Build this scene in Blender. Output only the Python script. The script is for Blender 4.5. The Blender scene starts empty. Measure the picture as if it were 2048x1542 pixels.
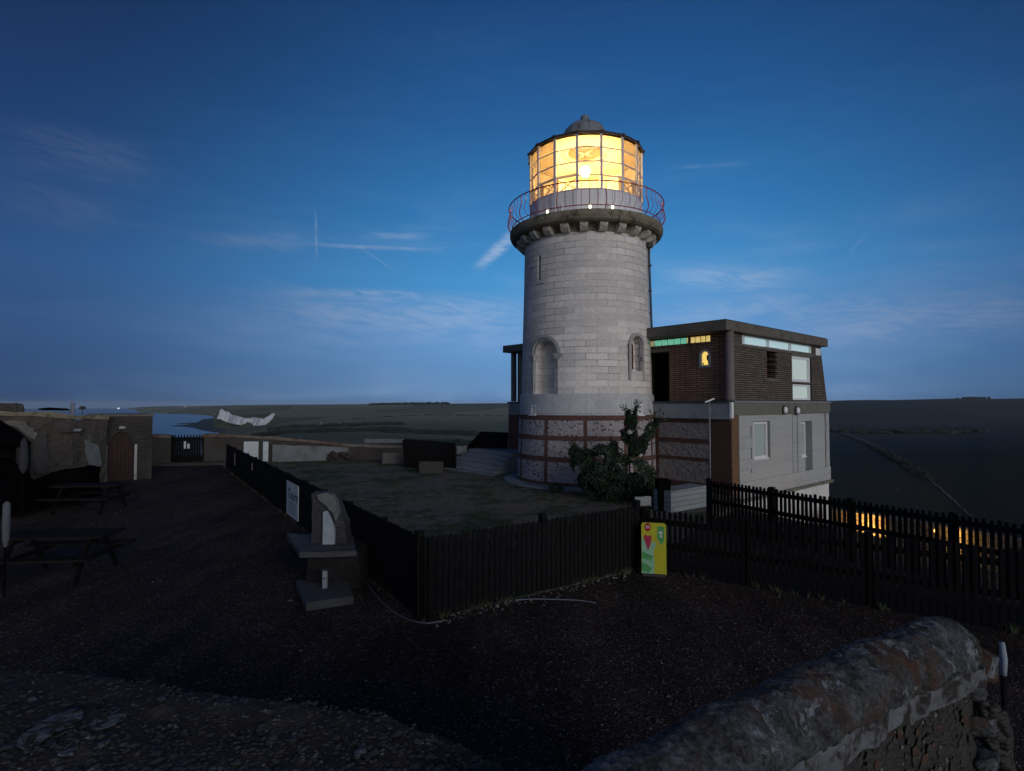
import bpy, bmesh, math, random
from mathutils import Vector, Matrix
random.seed(7)
R = math.radians
S = bpy.context.scene
COL = S.collection
# ---------------------------------------------------------------- camera
F = 1150.0; EYE = 3.05; PITCH = math.atan(37 / F)
cd = bpy.data.cameras.new('camera'); cam = bpy.data.objects.new('camera', cd); COL.objects.link(cam)
cd.sensor_width = 36; cd.lens = 36 * F / 2048; cd.clip_start = 0.05; cd.clip_end = 60000
cam.location = (0, 0, EYE); cam.rotation_euler = (R(90) + PITCH, 0, 0)
S.camera = cam
S.view_settings.view_transform = 'Standard'; S.view_settings.look = 'None'
S.view_settings.exposure = 0; S.view_settings.gamma = 1
S.cycles.max_bounces = 8; S.cycles.transparent_max_bounces = 16
S.cycles.sample_clamp_indirect = 3

# ---------------------------------------------------------------- world
SUN_AZ = R(152)      # clockwise from +Y : afterglow low behind the camera, to the right
SUN_EL = R(11)
W = bpy.data.worlds.new('World'); S.world = W; W.use_nodes = True
nt = W.node_tree; nt.nodes.clear()
class NB:
    def __init__(s, nt): s.nt = nt
    def n(s, t, **k):
        x = s.nt.nodes.new(t)
        for a, b in k.items(): setattr(x, a, b)
        return x
    def inp(s, node, i, v):
        if v is None: return
        if isinstance(v, bpy.types.NodeSocket): s.nt.links.new(v, node.inputs[i])
        else: node.inputs[i].default_value = v
    def m(s, op, a, b=None, c=None, clamp=False):
        x = s.n('ShaderNodeMath', operation=op, use_clamp=clamp)
        s.inp(x, 0, a); s.inp(x, 1, b); s.inp(x, 2, c)
        return x.outputs[0]
    def mr(s, v, a, b, c=0.0, d=1.0, smooth=False):
        x = s.n('ShaderNodeMapRange'); x.clamp = True
        if smooth: x.interpolation_type = 'SMOOTHSTEP'
        s.inp(x, 0, v); s.inp(x, 1, a); s.inp(x, 2, b); s.inp(x, 3, c); s.inp(x, 4, d)
        return x.outputs[0]
    def mix(s, f, a, b, mode='MIX'):
        x = s.n('ShaderNodeMix', data_type='RGBA', blend_type=mode)
        s.inp(x, 0, f); s.inp(x, 6, a); s.inp(x, 7, b)
        return x.outputs[2]
    def ramp(s, f, stops, interp='LINEAR'):
        x = s.n('ShaderNodeValToRGB'); cr = x.color_ramp; cr.interpolation = interp
        while len(cr.elements) < len(stops): cr.elements.new(0.5)
        for e, (p, c) in zip(cr.elements, stops):
            e.position = p; e.color = (*c, 1) if len(c) == 3 else c
        s.inp(x, 0, f)
        return x.outputs[0]
    def noise(s, vec, scale, detail=3.0, rough=0.5, dist=0.0):
        x = s.n('ShaderNodeTexNoise'); s.inp(x, 'Vector', vec)
        x.inputs['Scale'].default_value = scale; x.inputs['Detail'].default_value = detail
        x.inputs['Roughness'].default_value = rough; x.inputs['Distortion'].default_value = dist
        return x.outputs['Fac']
    def comb(s, a, b, c):
        x = s.n('ShaderNodeCombineXYZ'); s.inp(x, 0, a); s.inp(x, 1, b); s.inp(x, 2, c)
        return x.outputs[0]
def lin(r, g, b):
    f = lambda c: ((c / 255 + .055) / 1.055) ** 2.4 if c > 10 else c / 255 / 12.92
    return (f(r), f(g), f(b))
b = NB(nt)
tc = b.n('ShaderNodeTexCoord'); sp = b.n('ShaderNodeSeparateXYZ'); nt.links.new(tc.outputs['Generated'], sp.inputs[0])
dx, dy, dz = sp.outputs
hl = b.m('SQRT', b.m('ADD', b.m('MULTIPLY', dx, dx), b.m('MULTIPLY', dy, dy)))
el = b.m('ARCTAN2', dz, hl)                    # elevation, radians
az = b.m('ARCTAN2', dx, dy)                    # azimuth, 0 = straight ahead
eln = b.m('DIVIDE', el, 0.8, clamp=True)
bright = b.ramp(eln, [(0.0, lin(88, 128, 174)), (0.03, lin(98, 142, 188)), (0.14, lin(94, 150, 207)), (0.26, lin(71, 147, 206)), (0.40, lin(52, 123, 184)),
                      (0.58, lin(36, 92, 151)), (0.80, lin(26, 65, 117)), (1.0, lin(20, 52, 98))])
dark = b.ramp(eln, [(0.0, lin(38, 64, 102)), (0.08, lin(44, 76, 120)), (0.25, lin(42, 80, 132)), (0.45, lin(30, 62, 110)),
                    (0.7, lin(19, 42, 80)), (1.0, lin(15, 36, 72))])
da = b.m('ABSOLUTE', b.m('SUBTRACT', az, 0.13))
fall = b.mr(da, 0.08, 0.90, 1.0, 0.0, True)
sky = b.mix(fall, dark, bright)
# thin cirrus
cx = b.m('DIVIDE', dx, b.m('ADD', dz, 0.12)); cy = b.m('DIVIDE', dy, b.m('ADD', dz, 0.12))
c1 = b.noise(b.comb(b.m('MULTIPLY', az, 1.6), b.m('MULTIPLY', el, 9.0), 3.1), 1.5, 5, 0.62, 0.6)
c2 = b.noise(b.comb(b.m('MULTIPLY', az, 3.2), b.m('MULTIPLY', b.m('ADD', el, b.m('MULTIPLY', az, 0.06)), 15.0), 1.7), 1.3, 6, 0.52, 1.1)
c3 = b.noise(b.comb(b.m('MULTIPLY', az, 9.0), b.m('MULTIPLY', b.m('ADD', el, b.m('MULTIPLY', az, 0.10)), 42.0), 5.7), 1.5, 7, 0.62, 1.4)
cm = b.m('MULTIPLY', b.mr(c1, 0.42, 0.75, smooth=True), b.mr(c2, 0.28, 0.85))
cband = b.mr(el, 0.42, 0.16, 0.12, 1.0, True)
lowb = b.m('MULTIPLY', b.mr(el, 0.30, 0.06, 0.0, 0.34, True), b.mr(c2, 0.3, 0.75, 0.55, 1.0))
cf = b.m('ADD', b.m('MULTIPLY', b.m('MULTIPLY', cm, cband), 0.52), b.m('MULTIPLY', lowb, b.mr(c1, 0.35, 0.65)), clamp=True)
ccol = b.mix(fall, (*lin(62, 92, 134), 1), (*lin(136, 168, 210), 1))
sky = b.mix(cf, sky, ccol)
def seg(px0, py0, px1, py1, w, strength, feather=0.35):
    """a contrail : a line of cloud between two directions"""
    a0 = math.atan((px0 - 1024) / F); a1 = math.atan((px1 - 1024) / F)
    e0 = math.atan((808 - py0) / F * math.cos(a0)); e1 = math.atan((808 - py1) / F * math.cos(a1))
    L = math.hypot(a1 - a0, e1 - e0); ux, uy = (a1 - a0) / L, (e1 - e0) / L
    X = b.m('SUBTRACT', az, a0); Y = b.m('SUBTRACT', el, e0)
    t = b.m('DIVIDE', b.m('ADD', b.m('MULTIPLY', X, ux), b.m('MULTIPLY', Y, uy)), L)
    d = b.m('ABSOLUTE', b.m('ADD', b.m('ADD', b.m('MULTIPLY', X, -uy), b.m('MULTIPLY', Y, ux)), b.m('MULTIPLY', b.m('SUBTRACT', c2, 0.5), w * 1.2)))
    k = b.mr(d, w, 0.0, 0.0, 1.0, True)
    k = b.m('MULTIPLY', k, b.m('MULTIPLY', b.mr(t, 0.0, feather, smooth=True), b.mr(t, 1.0, 1 - feather, smooth=True)))
    k = b.m('MULTIPLY', k, b.mr(c3, 0.34, 0.62, 0.18, 1.15))
    return b.m('MULTIPLY', k, strength)
segs = [seg(626, 405, 630, 530, .0038, .38), seg(560, 482, 900, 496, .0055, .46), seg(700, 480, 800, 548, .0028, .26),
        seg(940, 545, 1075, 425, .016, .85, .3), seg(700, 470, 880, 468, .010, .36), seg(330, 480, 660, 478, .022, .30),
        seg(540, 576, 880, 592, .011, .42), seg(400, 600, 1180, 640, .055, .50), seg(1280, 545, 1660, 552, .026, .50),
        seg(1320, 330, 1520, 318, .005, .14), seg(1700, 510, 1750, 455, .006, .20), seg(1250, 640, 1760, 585, .034, .38),
        seg(1500, 660, 2400, 600, .060, .48), seg(-60, 260, 330, 330, .045, .30), seg(-80, 370, 260, 440, .040, .24)]
tot = segs[0]
for q in segs[1:]: tot = b.m('ADD', tot, q)
tot = b.m('MINIMUM', tot, 0.8)
sky = b.mix(tot, sky, b.mix(fall, (*lin(78, 96, 128), 1), (*lin(152, 178, 214), 1)))
# afterglow behind the viewer
gaz = b.m('COSINE', b.m('SUBTRACT', az, SUN_AZ))
glow = b.m('MULTIPLY', b.mr(gaz, -0.1, 1.0, smooth=True), b.mr(el, 0.62, 0.0, 0.0, 1.0, True))
sky = b.mix(b.m('MULTIPLY', glow, 0.9), sky, (0.62, 0.70, 0.72, 1))
st = b.n('ShaderNodeTexSky', sky_type='NISHITA'); st.sun_disc = False; st.sun_elevation = R(2.0); st.sun_rotation = SUN_AZ
nb_ = b.n('ShaderNodeVectorMath', operation='SCALE'); nt.links.new(st.outputs[0], nb_.inputs[0]); nb_.inputs[3].default_value = 0.0025
ad = b.n('ShaderNodeVectorMath', operation='ADD'); nt.links.new(sky, ad.inputs[0]); nt.links.new(nb_.outputs[0], ad.inputs[1])
bg = b.n('ShaderNodeBackground'); nt.links.new(ad.outputs[0], bg.inputs[0]); bg.inputs[1].default_value = 1.0
wo = b.n('ShaderNodeOutputWorld'); nt.links.new(bg.outputs[0], wo.inputs[0])
# ---------------------------------------------------------------- sun (last light of the western sky)
sd = bpy.data.lights.new('sun', 'SUN'); so = bpy.data.objects.new('sun', sd); COL.objects.link(so)
sd.energy = 1.12; sd.angle = R(34); sd.color = (0.99, 0.97, 0.95)
sv = Vector((math.sin(SUN_AZ) * math.cos(SUN_EL), math.cos(SUN_AZ) * math.cos(SUN_EL), math.sin(SUN_EL)))
so.rotation_euler = sv.to_track_quat('Z', 'Y').to_euler()

# ---------------------------------------------------------------- helpers
def P(px, py, Y):
    v = 771 - py; y = F * math.cos(PITCH) - v * math.sin(PITCH); z = F * math.sin(PITCH) + v * math.cos(PITCH)
    s = Y / y
    return Vector(((px - 1024) * s, Y, EYE + z * s))
def G(px, py, z0=0.0):
    v = 771 - py; y = F * math.cos(PITCH) - v * math.sin(PITCH); z = F * math.sin(PITCH) + v * math.cos(PITCH)
    s = (z0 - EYE) / z
    return Vector(((px - 1024) * s, y * s, z0))
def tag(o, label=None, cat=None, group=None, kind=None):
    if label: o['label'] = label
    if cat: o['category'] = cat
    if group: o['group'] = group
    if kind: o['kind'] = kind
    return o
def thing(name, loc, label, cat, rz=0.0, group=None):
    o = bpy.data.objects.new(name, None); COL.objects.link(o); o.location = loc; o.rotation_euler = (0, 0, rz)
    o.empty_display_size = 0.3
    return tag(o, label, cat, group)
class MB:
    def __init__(s): s.v = []; s.f = []
    def add(s, vs, fs, M=None):
        k = len(s.v)
        for q in vs: s.v.append(tuple(M @ Vector(q)) if M is not None else tuple(q))
        s.f += [tuple(i + k for i in f) for f in fs]
        return s
    def box(s, c, d, rz=0.0, M=None, top=1.0):
        x, y, z = d[0] / 2, d[1] / 2, d[2] / 2
        v = [(i * x * (top if k > 0 else 1), j * y * (top if k > 0 else 1), k * z) for k in (-1, 1) for j in (-1, 1) for i in (-1, 1)]
        T = Matrix.Translation(c) @ Matrix.Rotation(rz, 4, 'Z')
        if M is not None: T = M @ T
        return s.add(v, [(0, 2, 3, 1), (4, 5, 7, 6), (0, 1, 5, 4), (2, 6, 7, 3), (0, 4, 6, 2), (1, 3, 7, 5)], T)
    def bb(s, x0, x1, y0, y1, z0, z1):
        return s.box(((x0 + x1) / 2, (y0 + y1) / 2, (z0 + z1) / 2), (abs(x1 - x0), abs(y1 - y0), abs(z1 - z0)))
    def bar(s, a, c, w, h=None):
        """square bar from a to c"""
        a = Vector(a); c = Vector(c); h = h or w
        d = c - a; L = d.length
        q = d.to_track_quat('Z', 'Y').to_matrix().to_4x4()
        return s.box((0, 0, L / 2), (w, h, L), M=Matrix.Translation(a) @ q)
    def tube(s, pts, r, n=8, cap=True):
        pts = [Vector(p) for p in pts]; k = len(s.v); m = len(pts)
        rr = r if isinstance(r, (list, tuple)) else [r] * m
        prev = None
        for i, p in enumerate(pts):
            t = (pts[min(i + 1, m - 1)] - pts[max(i - 1, 0)]).normalized()
            if prev is None:
                a = t.cross(Vector((0, 0, 1)))
                if a.length < .05: a = t.cross(Vector((1, 0, 0)))
            else: a = prev - t * prev.dot(t)
            a.normalize(); prev = a; c = t.cross(a)
            for j in range(n):
                th = 2 * math.pi * j / n
                s.v.append(tuple(p + (a * math.cos(th) + c * math.sin(th)) * rr[i]))
        for i in range(m - 1):
            for j in range(n):
                s.f.append((k + i * n + j, k + i * n + (j + 1) % n, k + (i + 1) * n + (j + 1) % n, k + (i + 1) * n + j))
        if cap:
            s.f.append(tuple(k + j for j in reversed(range(n)))); s.f.append(tuple(k + (m - 1) * n + j for j in range(n)))
        return s
    def lathe(s, prof, n=64, a0=0.0, a1=2 * math.pi, c=(0, 0), close=False):
        """prof [(r,z)] turned about z; angle 0 looks to -Y, positive to +X"""
        full = abs(a1 - a0 - 2 * math.pi) < 1e-6
        cols = n if full else n + 1; k = len(s.v); m = len(prof)
        for i in range(cols):
            a = a0 + (a1 - a0) * i / n
            for r, z in prof: s.v.append((c[0] + r * math.sin(a), c[1] - r * math.cos(a), z))
        for i in range(n):
            i2 = (i + 1) % cols
            for j in range(m if close else m - 1):
                j2 = (j + 1) % m
                s.f.append((k + i * m + j, k + i2 * m + j, k + i2 * m + j2, k + i * m + j2))
        if close and not full:
            s.f.append(tuple(k + j for j in reversed(range(m)))); s.f.append(tuple(k + (cols - 1) * m + j for j in range(m)))
        return s
    def prism(s, poly, z0, z1, M=None):
        n = len(poly)
        v = [(x, y, z0) for x, y in poly] + [(x, y, z1) for x, y in poly]
        f = [tuple(reversed(range(n))), tuple(range(n, 2 * n))] + [(i, (i + 1) % n, n + (i + 1) % n, n + i) for i in range(n)]
        return s.add(v, f, M)
    def face(s, a, x0, x1, z0, z1): pass
    def build(s, name, mat, parent=None, smooth=False, world=False, uv='box', fix=True, bevel=0.0):
        me = bpy.data.meshes.new(name); me.from_pydata(s.v, [], s.f)
        bm = bmesh.new(); bm.from_mesh(me)
        if fix: bmesh.ops.recalc_face_normals(bm, faces=bm.faces)
        if bevel: bmesh.ops.bevel(bm, geom=list(bm.edges), offset=bevel, segments=1, affect='EDGES', profile=0.5)
        bm.to_mesh(me); bm.free()
        me.materials.append(mat)
        if smooth:
            me.polygons.foreach_set('use_smooth', [True] * len(me.polygons))
        o = bpy.data.objects.new(name, me); COL.objects.link(o)
        doUV(me, uv)
        if parent:
            o.parent = parent
            if world:
                mw = Matrix.Translation(parent.location) @ Matrix.Rotation(parent.rotation_euler[2], 4, 'Z')
                o.matrix_parent_inverse = mw.inverted()
        return o
def doUV(me, uv):
    l = me.uv_layers.get('UVMap') or me.uv_layers.new(name='UVMap')
    d = l.data
    for p in me.polygons:
        n = p.normal
        if uv == 'box':
            if abs(n.z) > .75: t, w = Vector((1, 0, 0)), Vector((0, 1, 0))
            else: t = Vector((-n.y, n.x, 0)).normalized(); w = Vector((0, 0, 1))
        for li in p.loop_indices:
            q = me.vertices[me.loops[li].vertex_index].co
            if uv == 'box': d[li].uv = (q.dot(t), q.dot(w))
            else:
                a = math.atan2(q.x, -q.y)
                if abs(a) > 3.0 and p.center.x * q.x < 0: a = math.copysign(math.pi, p.center.x)
                d[li].uv = (a * uv, q.z if abs(n.z) < .8 else q.z + math.hypot(q.x, q.y))
def cut(o, cutters, uv='box'):
    for c in cutters:
        md = o.modifiers.new('cut', 'BOOLEAN'); md.operation = 'DIFFERENCE'; md.solver = 'EXACT'; md.object = c
    dg = bpy.context.evaluated_depsgraph_get(); dg.update()
    me = bpy.data.meshes.new_from_object(o.evaluated_get(dg))
    o.modifiers.clear(); old = o.data; o.data = me
    mats = list(old.materials); me.materials.clear()
    for m_ in mats[:1]: me.materials.append(m_)
    me.polygons.foreach_set('material_index', [0] * len(me.polygons))
    for c in cutters: bpy.data.objects.remove(c)
    doUV(me, uv)
    return o
def rough_up(o, amp, scale, sub=0, seed=0, zmin=None):
    from mathutils import noise as N
    me = o.data
    if sub:
        bm = bmesh.new(); bm.from_mesh(me)
        bmesh.ops.subdivide_edges(bm, edges=bm.edges, cuts=sub, use_grid_fill=True); bm.to_mesh(me); bm.free()
    for v in me.vertices:
        if zmin is not None and v.co.z < zmin: continue
        v.co += N.noise_vector(v.co * scale + Vector((seed, seed * 1.7, 0))) * amp
    me.update(); doUV(me, 'box')
    return o
def arch(w, h, n=12, x0=0.0, z0=0.0):
    """round-headed outline, width w, total height h, in x/z"""
    r = w / 2; pts = [(x0 - r, z0), (x0 + r, z0)]
    for i in range(n + 1):
        a = math.pi * i / n
        pts.append((x0 + r * math.cos(a), z0 + h - r + r * math.sin(a)))
    return pts
def xz_prism(mb, poly, y0, y1, M=None):
    n = len(poly)
    v = [(x, y0, z) for x, z in poly] + [(x, y1, z) for x, z in poly]
    f = [tuple(range(n)), tuple(reversed(range(n, 2 * n)))] + [(i, n + i, n + (i + 1) % n, (i + 1) % n) for i in range(n)]
    return mb.add(v, f, M)
def ring_prism(mb, outer, inner, y0, y1, M=None):
    n = len(outer); v = []
    for pl in (outer, inner):
        v += [(x, y0, z) for x, z in pl] + [(x, y1, z) for x, z in pl]
    f = []
    for i in range(n):
        j = (i + 1) % n
        f += [(i, j, 2 * n + j, 2 * n + i), (n + i, 3 * n + i, 3 * n + j, n + j), (i, n + i, n + j, j), (2 * n + i, 2 * n + j, 3 * n + j, 3 * n + i)]
    return mb.add(v, f, M)

# ---------------------------------------------------------------- materials
MATS = {}
def base(name):
    m = bpy.data.materials.new(name); m.use_nodes = True; n = m.node_tree; n.nodes.clear(); q = NB(n)
    out = q.n('ShaderNodeOutputMaterial'); pr = q.n('ShaderNodeBsdfPrincipled')
    n.links.new(pr.outputs[0], out.inputs[0])
    MATS[name] = m
    return m, q, pr, out
def coords(q, kind='Object'):
    t = q.n('ShaderNodeTexCoord'); return t.outputs[kind]
def mat(name, c1, c2=None, scale=4.0, rough=0.8, bump=0.3, bscale=None, c3=None, s3=1.0, t3=(0.55, 0.7), metal=0.0, spec=0.3, detail=6.0, dist=0.02):
    m, q, pr, out = base(name); v = coords(q)
    c2 = c2 or tuple(x * 0.75 for x in c1)
    f = q.noise(v, scale, detail, 0.6)
    col = q.mix(q.mr(f, 0.3, 0.7), (*c1, 1), (*c2, 1))
    if c3: col = q.mix(q.mr(q.noise(v, s3, 5, 0.65, 0.5), t3[0], t3[1]), col, (*c3, 1))
    q.inp(pr, 'Base Color', col); pr.inputs['Roughness'].default_value = rough; pr.inputs['Metallic'].default_value = metal
    pr.inputs['Specular IOR Level'].default_value = spec
    if bump:
        bp = q.n('ShaderNodeBump'); bp.inputs['Strength'].default_value = bump; bp.inputs['Distance'].default_value = dist
        q.inp(bp, 'Height', q.noise(v, bscale or scale * 4, 5, 0.6)); m.node_tree.links.new(bp.outputs[0], pr.inputs['Normal'])
    return m
def brick(name, c1, c2, mortar, bw, bh, ms=0.01, rough=0.85, bump=0.6, stain=None, sscale=0.8, off=0.5, squash=1.0, bias=0.0, soft=0.1, fade=None, t3=(.45, .75)):
    m, q, pr, out = base(name); uvc = coords(q, 'UV'); v = coords(q)
    # wobble the joints a little
    w = q.n('ShaderNodeTexNoise'); q.inp(w, 'Vector', v); w.inputs['Scale'].default_value = 3.0; w.inputs['Detail'].default_value = 3
    sb = q.n('ShaderNodeVectorMath', operation='SUBTRACT'); q.inp(sb, 0, w.outputs['Color']); sb.inputs[1].default_value = (.5, .5, .5)
    sc = q.n('ShaderNodeVectorMath', operation='SCALE'); q.inp(sc, 0, sb.outputs[0]); sc.inputs[3].default_value = bh * 0.22
    av = q.n('ShaderNodeVectorMath', operation='ADD'); q.inp(av, 0, uvc); q.inp(av, 1, sc.outputs[0])
    t = q.n('ShaderNodeTexBrick'); q.inp(t, 'Vector', av.outputs[0])
    t.offset = off; t.squash = squash
    for k, x in (('Scale', 1.0), ('Mortar Size', ms), ('Mortar Smooth', soft), ('Bias', bias), ('Brick Width', bw), ('Row Height', bh)):
        t.inputs[k].default_value = x
    t.inputs['Color1'].default_value = (*c1, 1); t.inputs['Color2'].default_value = (*c2, 1); t.inputs['Mortar'].default_value = (*mortar, 1)
    col = t.outputs['Color']
    if fade:      # joints that are pointed flush in places
        fd = q.mr(q.noise(v, fade, 3, 0.5), 0.42, 0.62)
        nom = tuple((a + c) / 2 for a, c in zip(c1, c2))
        col = q.mix(q.m('MULTIPLY', t.outputs['Fac'], fd), col, (*nom, 1))
    g = q.noise(v, 9.0, 6, 0.65)
    col = q.mix(0.5, col, q.mix(q.mr(g, 0.25, 0.75), (0.62, 0.62, 0.62, 1), (1.3, 1.3, 1.3, 1)), 'MULTIPLY')
    if stain: col = q.mix(q.m('MULTIPLY', q.mr(q.noise(v, sscale, 6, 0.65, 0.6), t3[0], t3[1]), 0.75), col, (*stain, 1))
    q.inp(pr, 'Base Color', col); pr.inputs['Roughness'].default_value = rough; pr.inputs['Specular IOR Level'].default_value = 0.25
    hgt = q.m('ADD', q.m('MULTIPLY', t.outputs['Fac'], -1.0), q.m('MULTIPLY', q.noise(v, 25, 5, 0.6), 0.5))
    bp = q.n('ShaderNodeBump'); bp.inputs['Strength'].default_value = bump; bp.inputs['Distance'].default_value = 0.02
    q.inp(bp, 'Height', hgt); m.node_tree.links.new(bp.outputs[0], pr.inputs['Normal'])
    return m
def emit(name, c, s, c2=None, scale=5.0):
    m, q, pr, out = base(name)
    col = (*c, 1)
    if c2: col = q.mix(q.mr(q.noise(coords(q), scale, 3), 0.35, 0.65), (*c, 1), (*c2, 1))
    q.inp(pr, 'Base Color', (0.3, 0.3, 0.3, 1)); q.inp(pr, 'Emission Color', col); pr.inputs['Emission Strength'].default_value = s
    return m
def glass(name, refl=0.12, tint=(1, 1, 1), rough=0.02):
    m = bpy.data.materials.new(name); m.use_nodes = True; n = m.node_tree; n.nodes.clear(); q = NB(n)
    o = q.n('ShaderNodeOutputMaterial'); tr = q.n('ShaderNodeBsdfTransparent'); gl = q.n('ShaderNodeBsdfGlossy'); mx = q.n('ShaderNodeMixShader')
    tr.inputs[0].default_value = (*tint, 1); gl.inputs['Roughness'].default_value = rough
    fr = q.n('ShaderNodeFresnel'); fr.inputs[0].default_value = 1.45
    q.inp(mx, 0, q.m('ADD', q.m('MULTIPLY', fr.outputs[0], 0.8), refl, clamp=True))
    n.links.new(tr.outputs[0], mx.inputs[1]); n.links.new(gl.outputs[0], mx.inputs[2]); n.links.new(mx.outputs[0], o.inputs[0])
    return m
def flint(name, mortar, m2, stone, thr=(0.16, 0.22), scale=9.0, white=None):
    m, q, pr, out = base(name); v = coords(q)
    mp = q.n('ShaderNodeMapping'); q.inp(mp, 0, v); mp.inputs['Scale'].default_value = (1, 1, 1.6); mp.inputs['Rotation'].default_value = (0.5, 0.4, 0)
    vo = q.n('ShaderNodeTexVoronoi'); q.inp(vo, 'Vector', mp.outputs[0]); vo.inputs['Scale'].default_value = scale; vo.inputs['Randomness'].default_value = 1.0
    ns = q.noise(v, 14, 4, 0.6); gate = q.mr(q.noise(v, 1.7, 3, 0.6), 0.40, 0.62, -0.04, 0.10)
    d = q.m('SUBTRACT', q.m('ADD', vo.outputs['Distance'], q.m('MULTIPLY', q.m('SUBTRACT', ns, 0.5), 0.16)), gate)
    k = q.mr(d, thr[0], thr[1], 1.0, 0.0)
    sepc = q.n('ShaderNodeSeparateColor'); q.inp(sepc, 0, vo.outputs['Color'])
    k = q.m('MULTIPLY', k, q.mr(sepc.outputs[0], 0.32, 0.42))
    bc = q.mix(q.mr(q.noise(v, 5, 6, 0.65), 0.3, 0.7), (*mortar, 1), (*m2, 1))
    bc = q.mix(q.mr(d, 0.12, 0.5), bc, q.mix(0.5, bc, (1.25, 1.2, 1.2, 1), 'MULTIPLY'))
    sc = q.mix(q.mr(sepc.outputs[1], 0.2, 0.9), (*stone, 1), (*(x * 2.6 for x in stone), 1))
    col = q.mix(k, bc, sc)
    q.inp(pr, 'Base Color', col); pr.inputs['Roughness'].default_value = 0.75
    bp = q.n('ShaderNodeBump'); bp.inputs['Strength'].default_value = 0.8; bp.inputs['Distance'].default_value = 0.03
    q.inp(bp, 'Height', q.m('ADD', q.m('MULTIPLY', vo.outputs['Distance'], -1.2), q.m('MULTIPLY', ns, 0.6)))
    m.node_tree.links.new(bp.outputs[0], pr.inputs['Normal'])
    return m

M_ashlar = brick('ashlar', (.78, .715, .68), (.57, .53, .51), (.19, .175, .17), .82, .245, .0095, bump=.5, stain=(.46, .43, .425), sscale=.7, fade=.55)
M_plinth = brick('plinth_stone', (.52, .52, .54), (.47, .47, .49), (.28, .27, .27), 1.7, .9, .006, bump=.3, stain=(.33, .33, .35), sscale=1.5)
M_moss = mat('weathered_concrete', (.26, .225, .17), (.17, .145, .11), 3, .9, .5, c3=(.06, .058, .036), s3=2.2, t3=(.5, .66))
M_corbel = mat('corbel_stone', (.60, .55, .49), (.46, .42, .37), 5, .85, .4, c3=(.10, .09, .07), s3=3, t3=(.55, .72))
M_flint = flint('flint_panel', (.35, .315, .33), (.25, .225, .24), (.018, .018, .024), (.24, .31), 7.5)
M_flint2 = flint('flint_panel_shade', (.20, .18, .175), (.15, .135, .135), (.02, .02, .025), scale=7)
M_redbrick = brick('red_brick', (.155, .062, .044), (.105, .048, .038), (.12, .095, .085), .22, .075, .008, bump=.7, stain=(.07, .045, .04), sscale=2)
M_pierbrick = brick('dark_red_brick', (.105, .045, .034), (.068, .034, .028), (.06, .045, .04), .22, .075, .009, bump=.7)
M_orbrick = brick('orange_brick', (.21, .105, .052), (.15, .075, .042), (.12, .09, .065), .22, .075, .009, bump=.7)
M_brown = brick('brown_brick', (.185, .150, .122), (.130, .104, .085), (.020, .017, .016), .46, .078, .016, bump=1.0, stain=(.06, .045, .04), sscale=1.2, soft=.3)
M_brown2 = brick('brown_brick_side', (.27, .15, .11), (.19, .11, .085), (.020, .015, .014), .46, .078, .014, bump=.9, stain=(.045, .03, .028), sscale=.9, soft=.3)
M_fascia = mat('fascia_concrete', (.145, .128, .112), (.11, .097, .086), 2.5, .85, .3, c3=(.07, .062, .052), s3=1.5)
M_soffit = mat('soffit_board', (.07, .062, .055), None, 3, .9, .2)
M_band = mat('band_concrete', (.17, .165, .14), (.13, .128, .11), 3, .85, .35, c3=(.09, .09, .072), s3=1.3)
M_band2 = mat('band_render', (.25, .26, .28), (.21, .22, .24), 2.5, .8, .2, c3=(.16, .165, .17), s3=1.2)
M_lead = mat('lead_flashing', (.26, .29, .32), (.18, .20, .22), 6, .45, .2, spec=.5)
M_ledge = mat('dark_ledge', (.05, .055, .065), None, 4, .6, .2)
M_column = mat('column_render', (.19, .165, .16), (.15, .13, .128), 3, .8, .2)
M_white = brick('white_ashlar', (.38, .395, .405), (.35, .36, .37), (.23, .235, .24), 1.9, .36, .006, bump=.25, stain=(.40, .39, .37), sscale=1.2, fade=.5)
M_whitelow = mat('white_render', (.62, .63, .64), (.56, .57, .58), 2, .7, .15, c3=(.45, .45, .44), s3=1.0, t3=(.62, .8))
M_paintw = mat('white_paint', (.80, .80, .84), (.72, .72, .76), 4, .5, .08)
M_upvc = mat('white_frame', (.78, .78, .80), (.72, .72, .74), 3, .35, .03, spec=.5)
M_glazebar = mat('glazing_bar_paint', (.62, .58, .64), (.54, .50, .56), 5, .5, .05)
M_roofrim = mat('roof_rim', (.055, .030, .026), (.035, .022, .02), 6, .6, .2)
M_dome = mat('dome_metal', (.23, .245, .27), (.17, .18, .20), 4, .55, .2, c3=(.10, .085, .07), s3=2.5, t3=(.52, .7))
M_rail = mat('rail_paint', (.42, .028, .04), (.25, .02, .03), 8, .45, .1, spec=.5)
M_pipe = mat('drain_pipe', (.075, .075, .072), (.05, .05, .045), 5, .6, .1)
M_ceil = mat('ceiling_boards', (.84, .71, .48), (.74, .60, .38), 1.6, .8, .1, c3=(.72, .52, .36), s3=1.0, t3=(.5, .8))
M_glowcloth = mat('glow_cloth', (.92, .80, .66), (.86, .72, .58), 1.2, .9, 0)
M_rose = mat('ceiling_rose', (.13, .095, .05), (.22, .16, .08), 3.5, .8, .1, detail=3)
M_star = mat('star_inlay', (.80, .62, .36), None, 3, .8, 0)
M_inner = mat('inner_frame_paint', (.88, .76, .60), (.82, .68, .52), 4, .7, .05)
M_wirec = mat('dark_wire', (.05, .04, .03), None, 4, .6, 0)
M_woodred = mat('red_brown_wood', (.10, .030, .020), (.06, .02, .015), 6, .6, .2)
M_reddoor = mat('door_paint', (.034, .009, .008), (.020, .007, .006), 5, .7, .3)
M_glass = glass('clear_glass', .02)
M_void = mat('dark_interior', (.005, .005, .006), None, 2, .95, 0, spec=0)
M_litblind = emit('lit_blind', (.42, .64, .68), .75)
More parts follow.
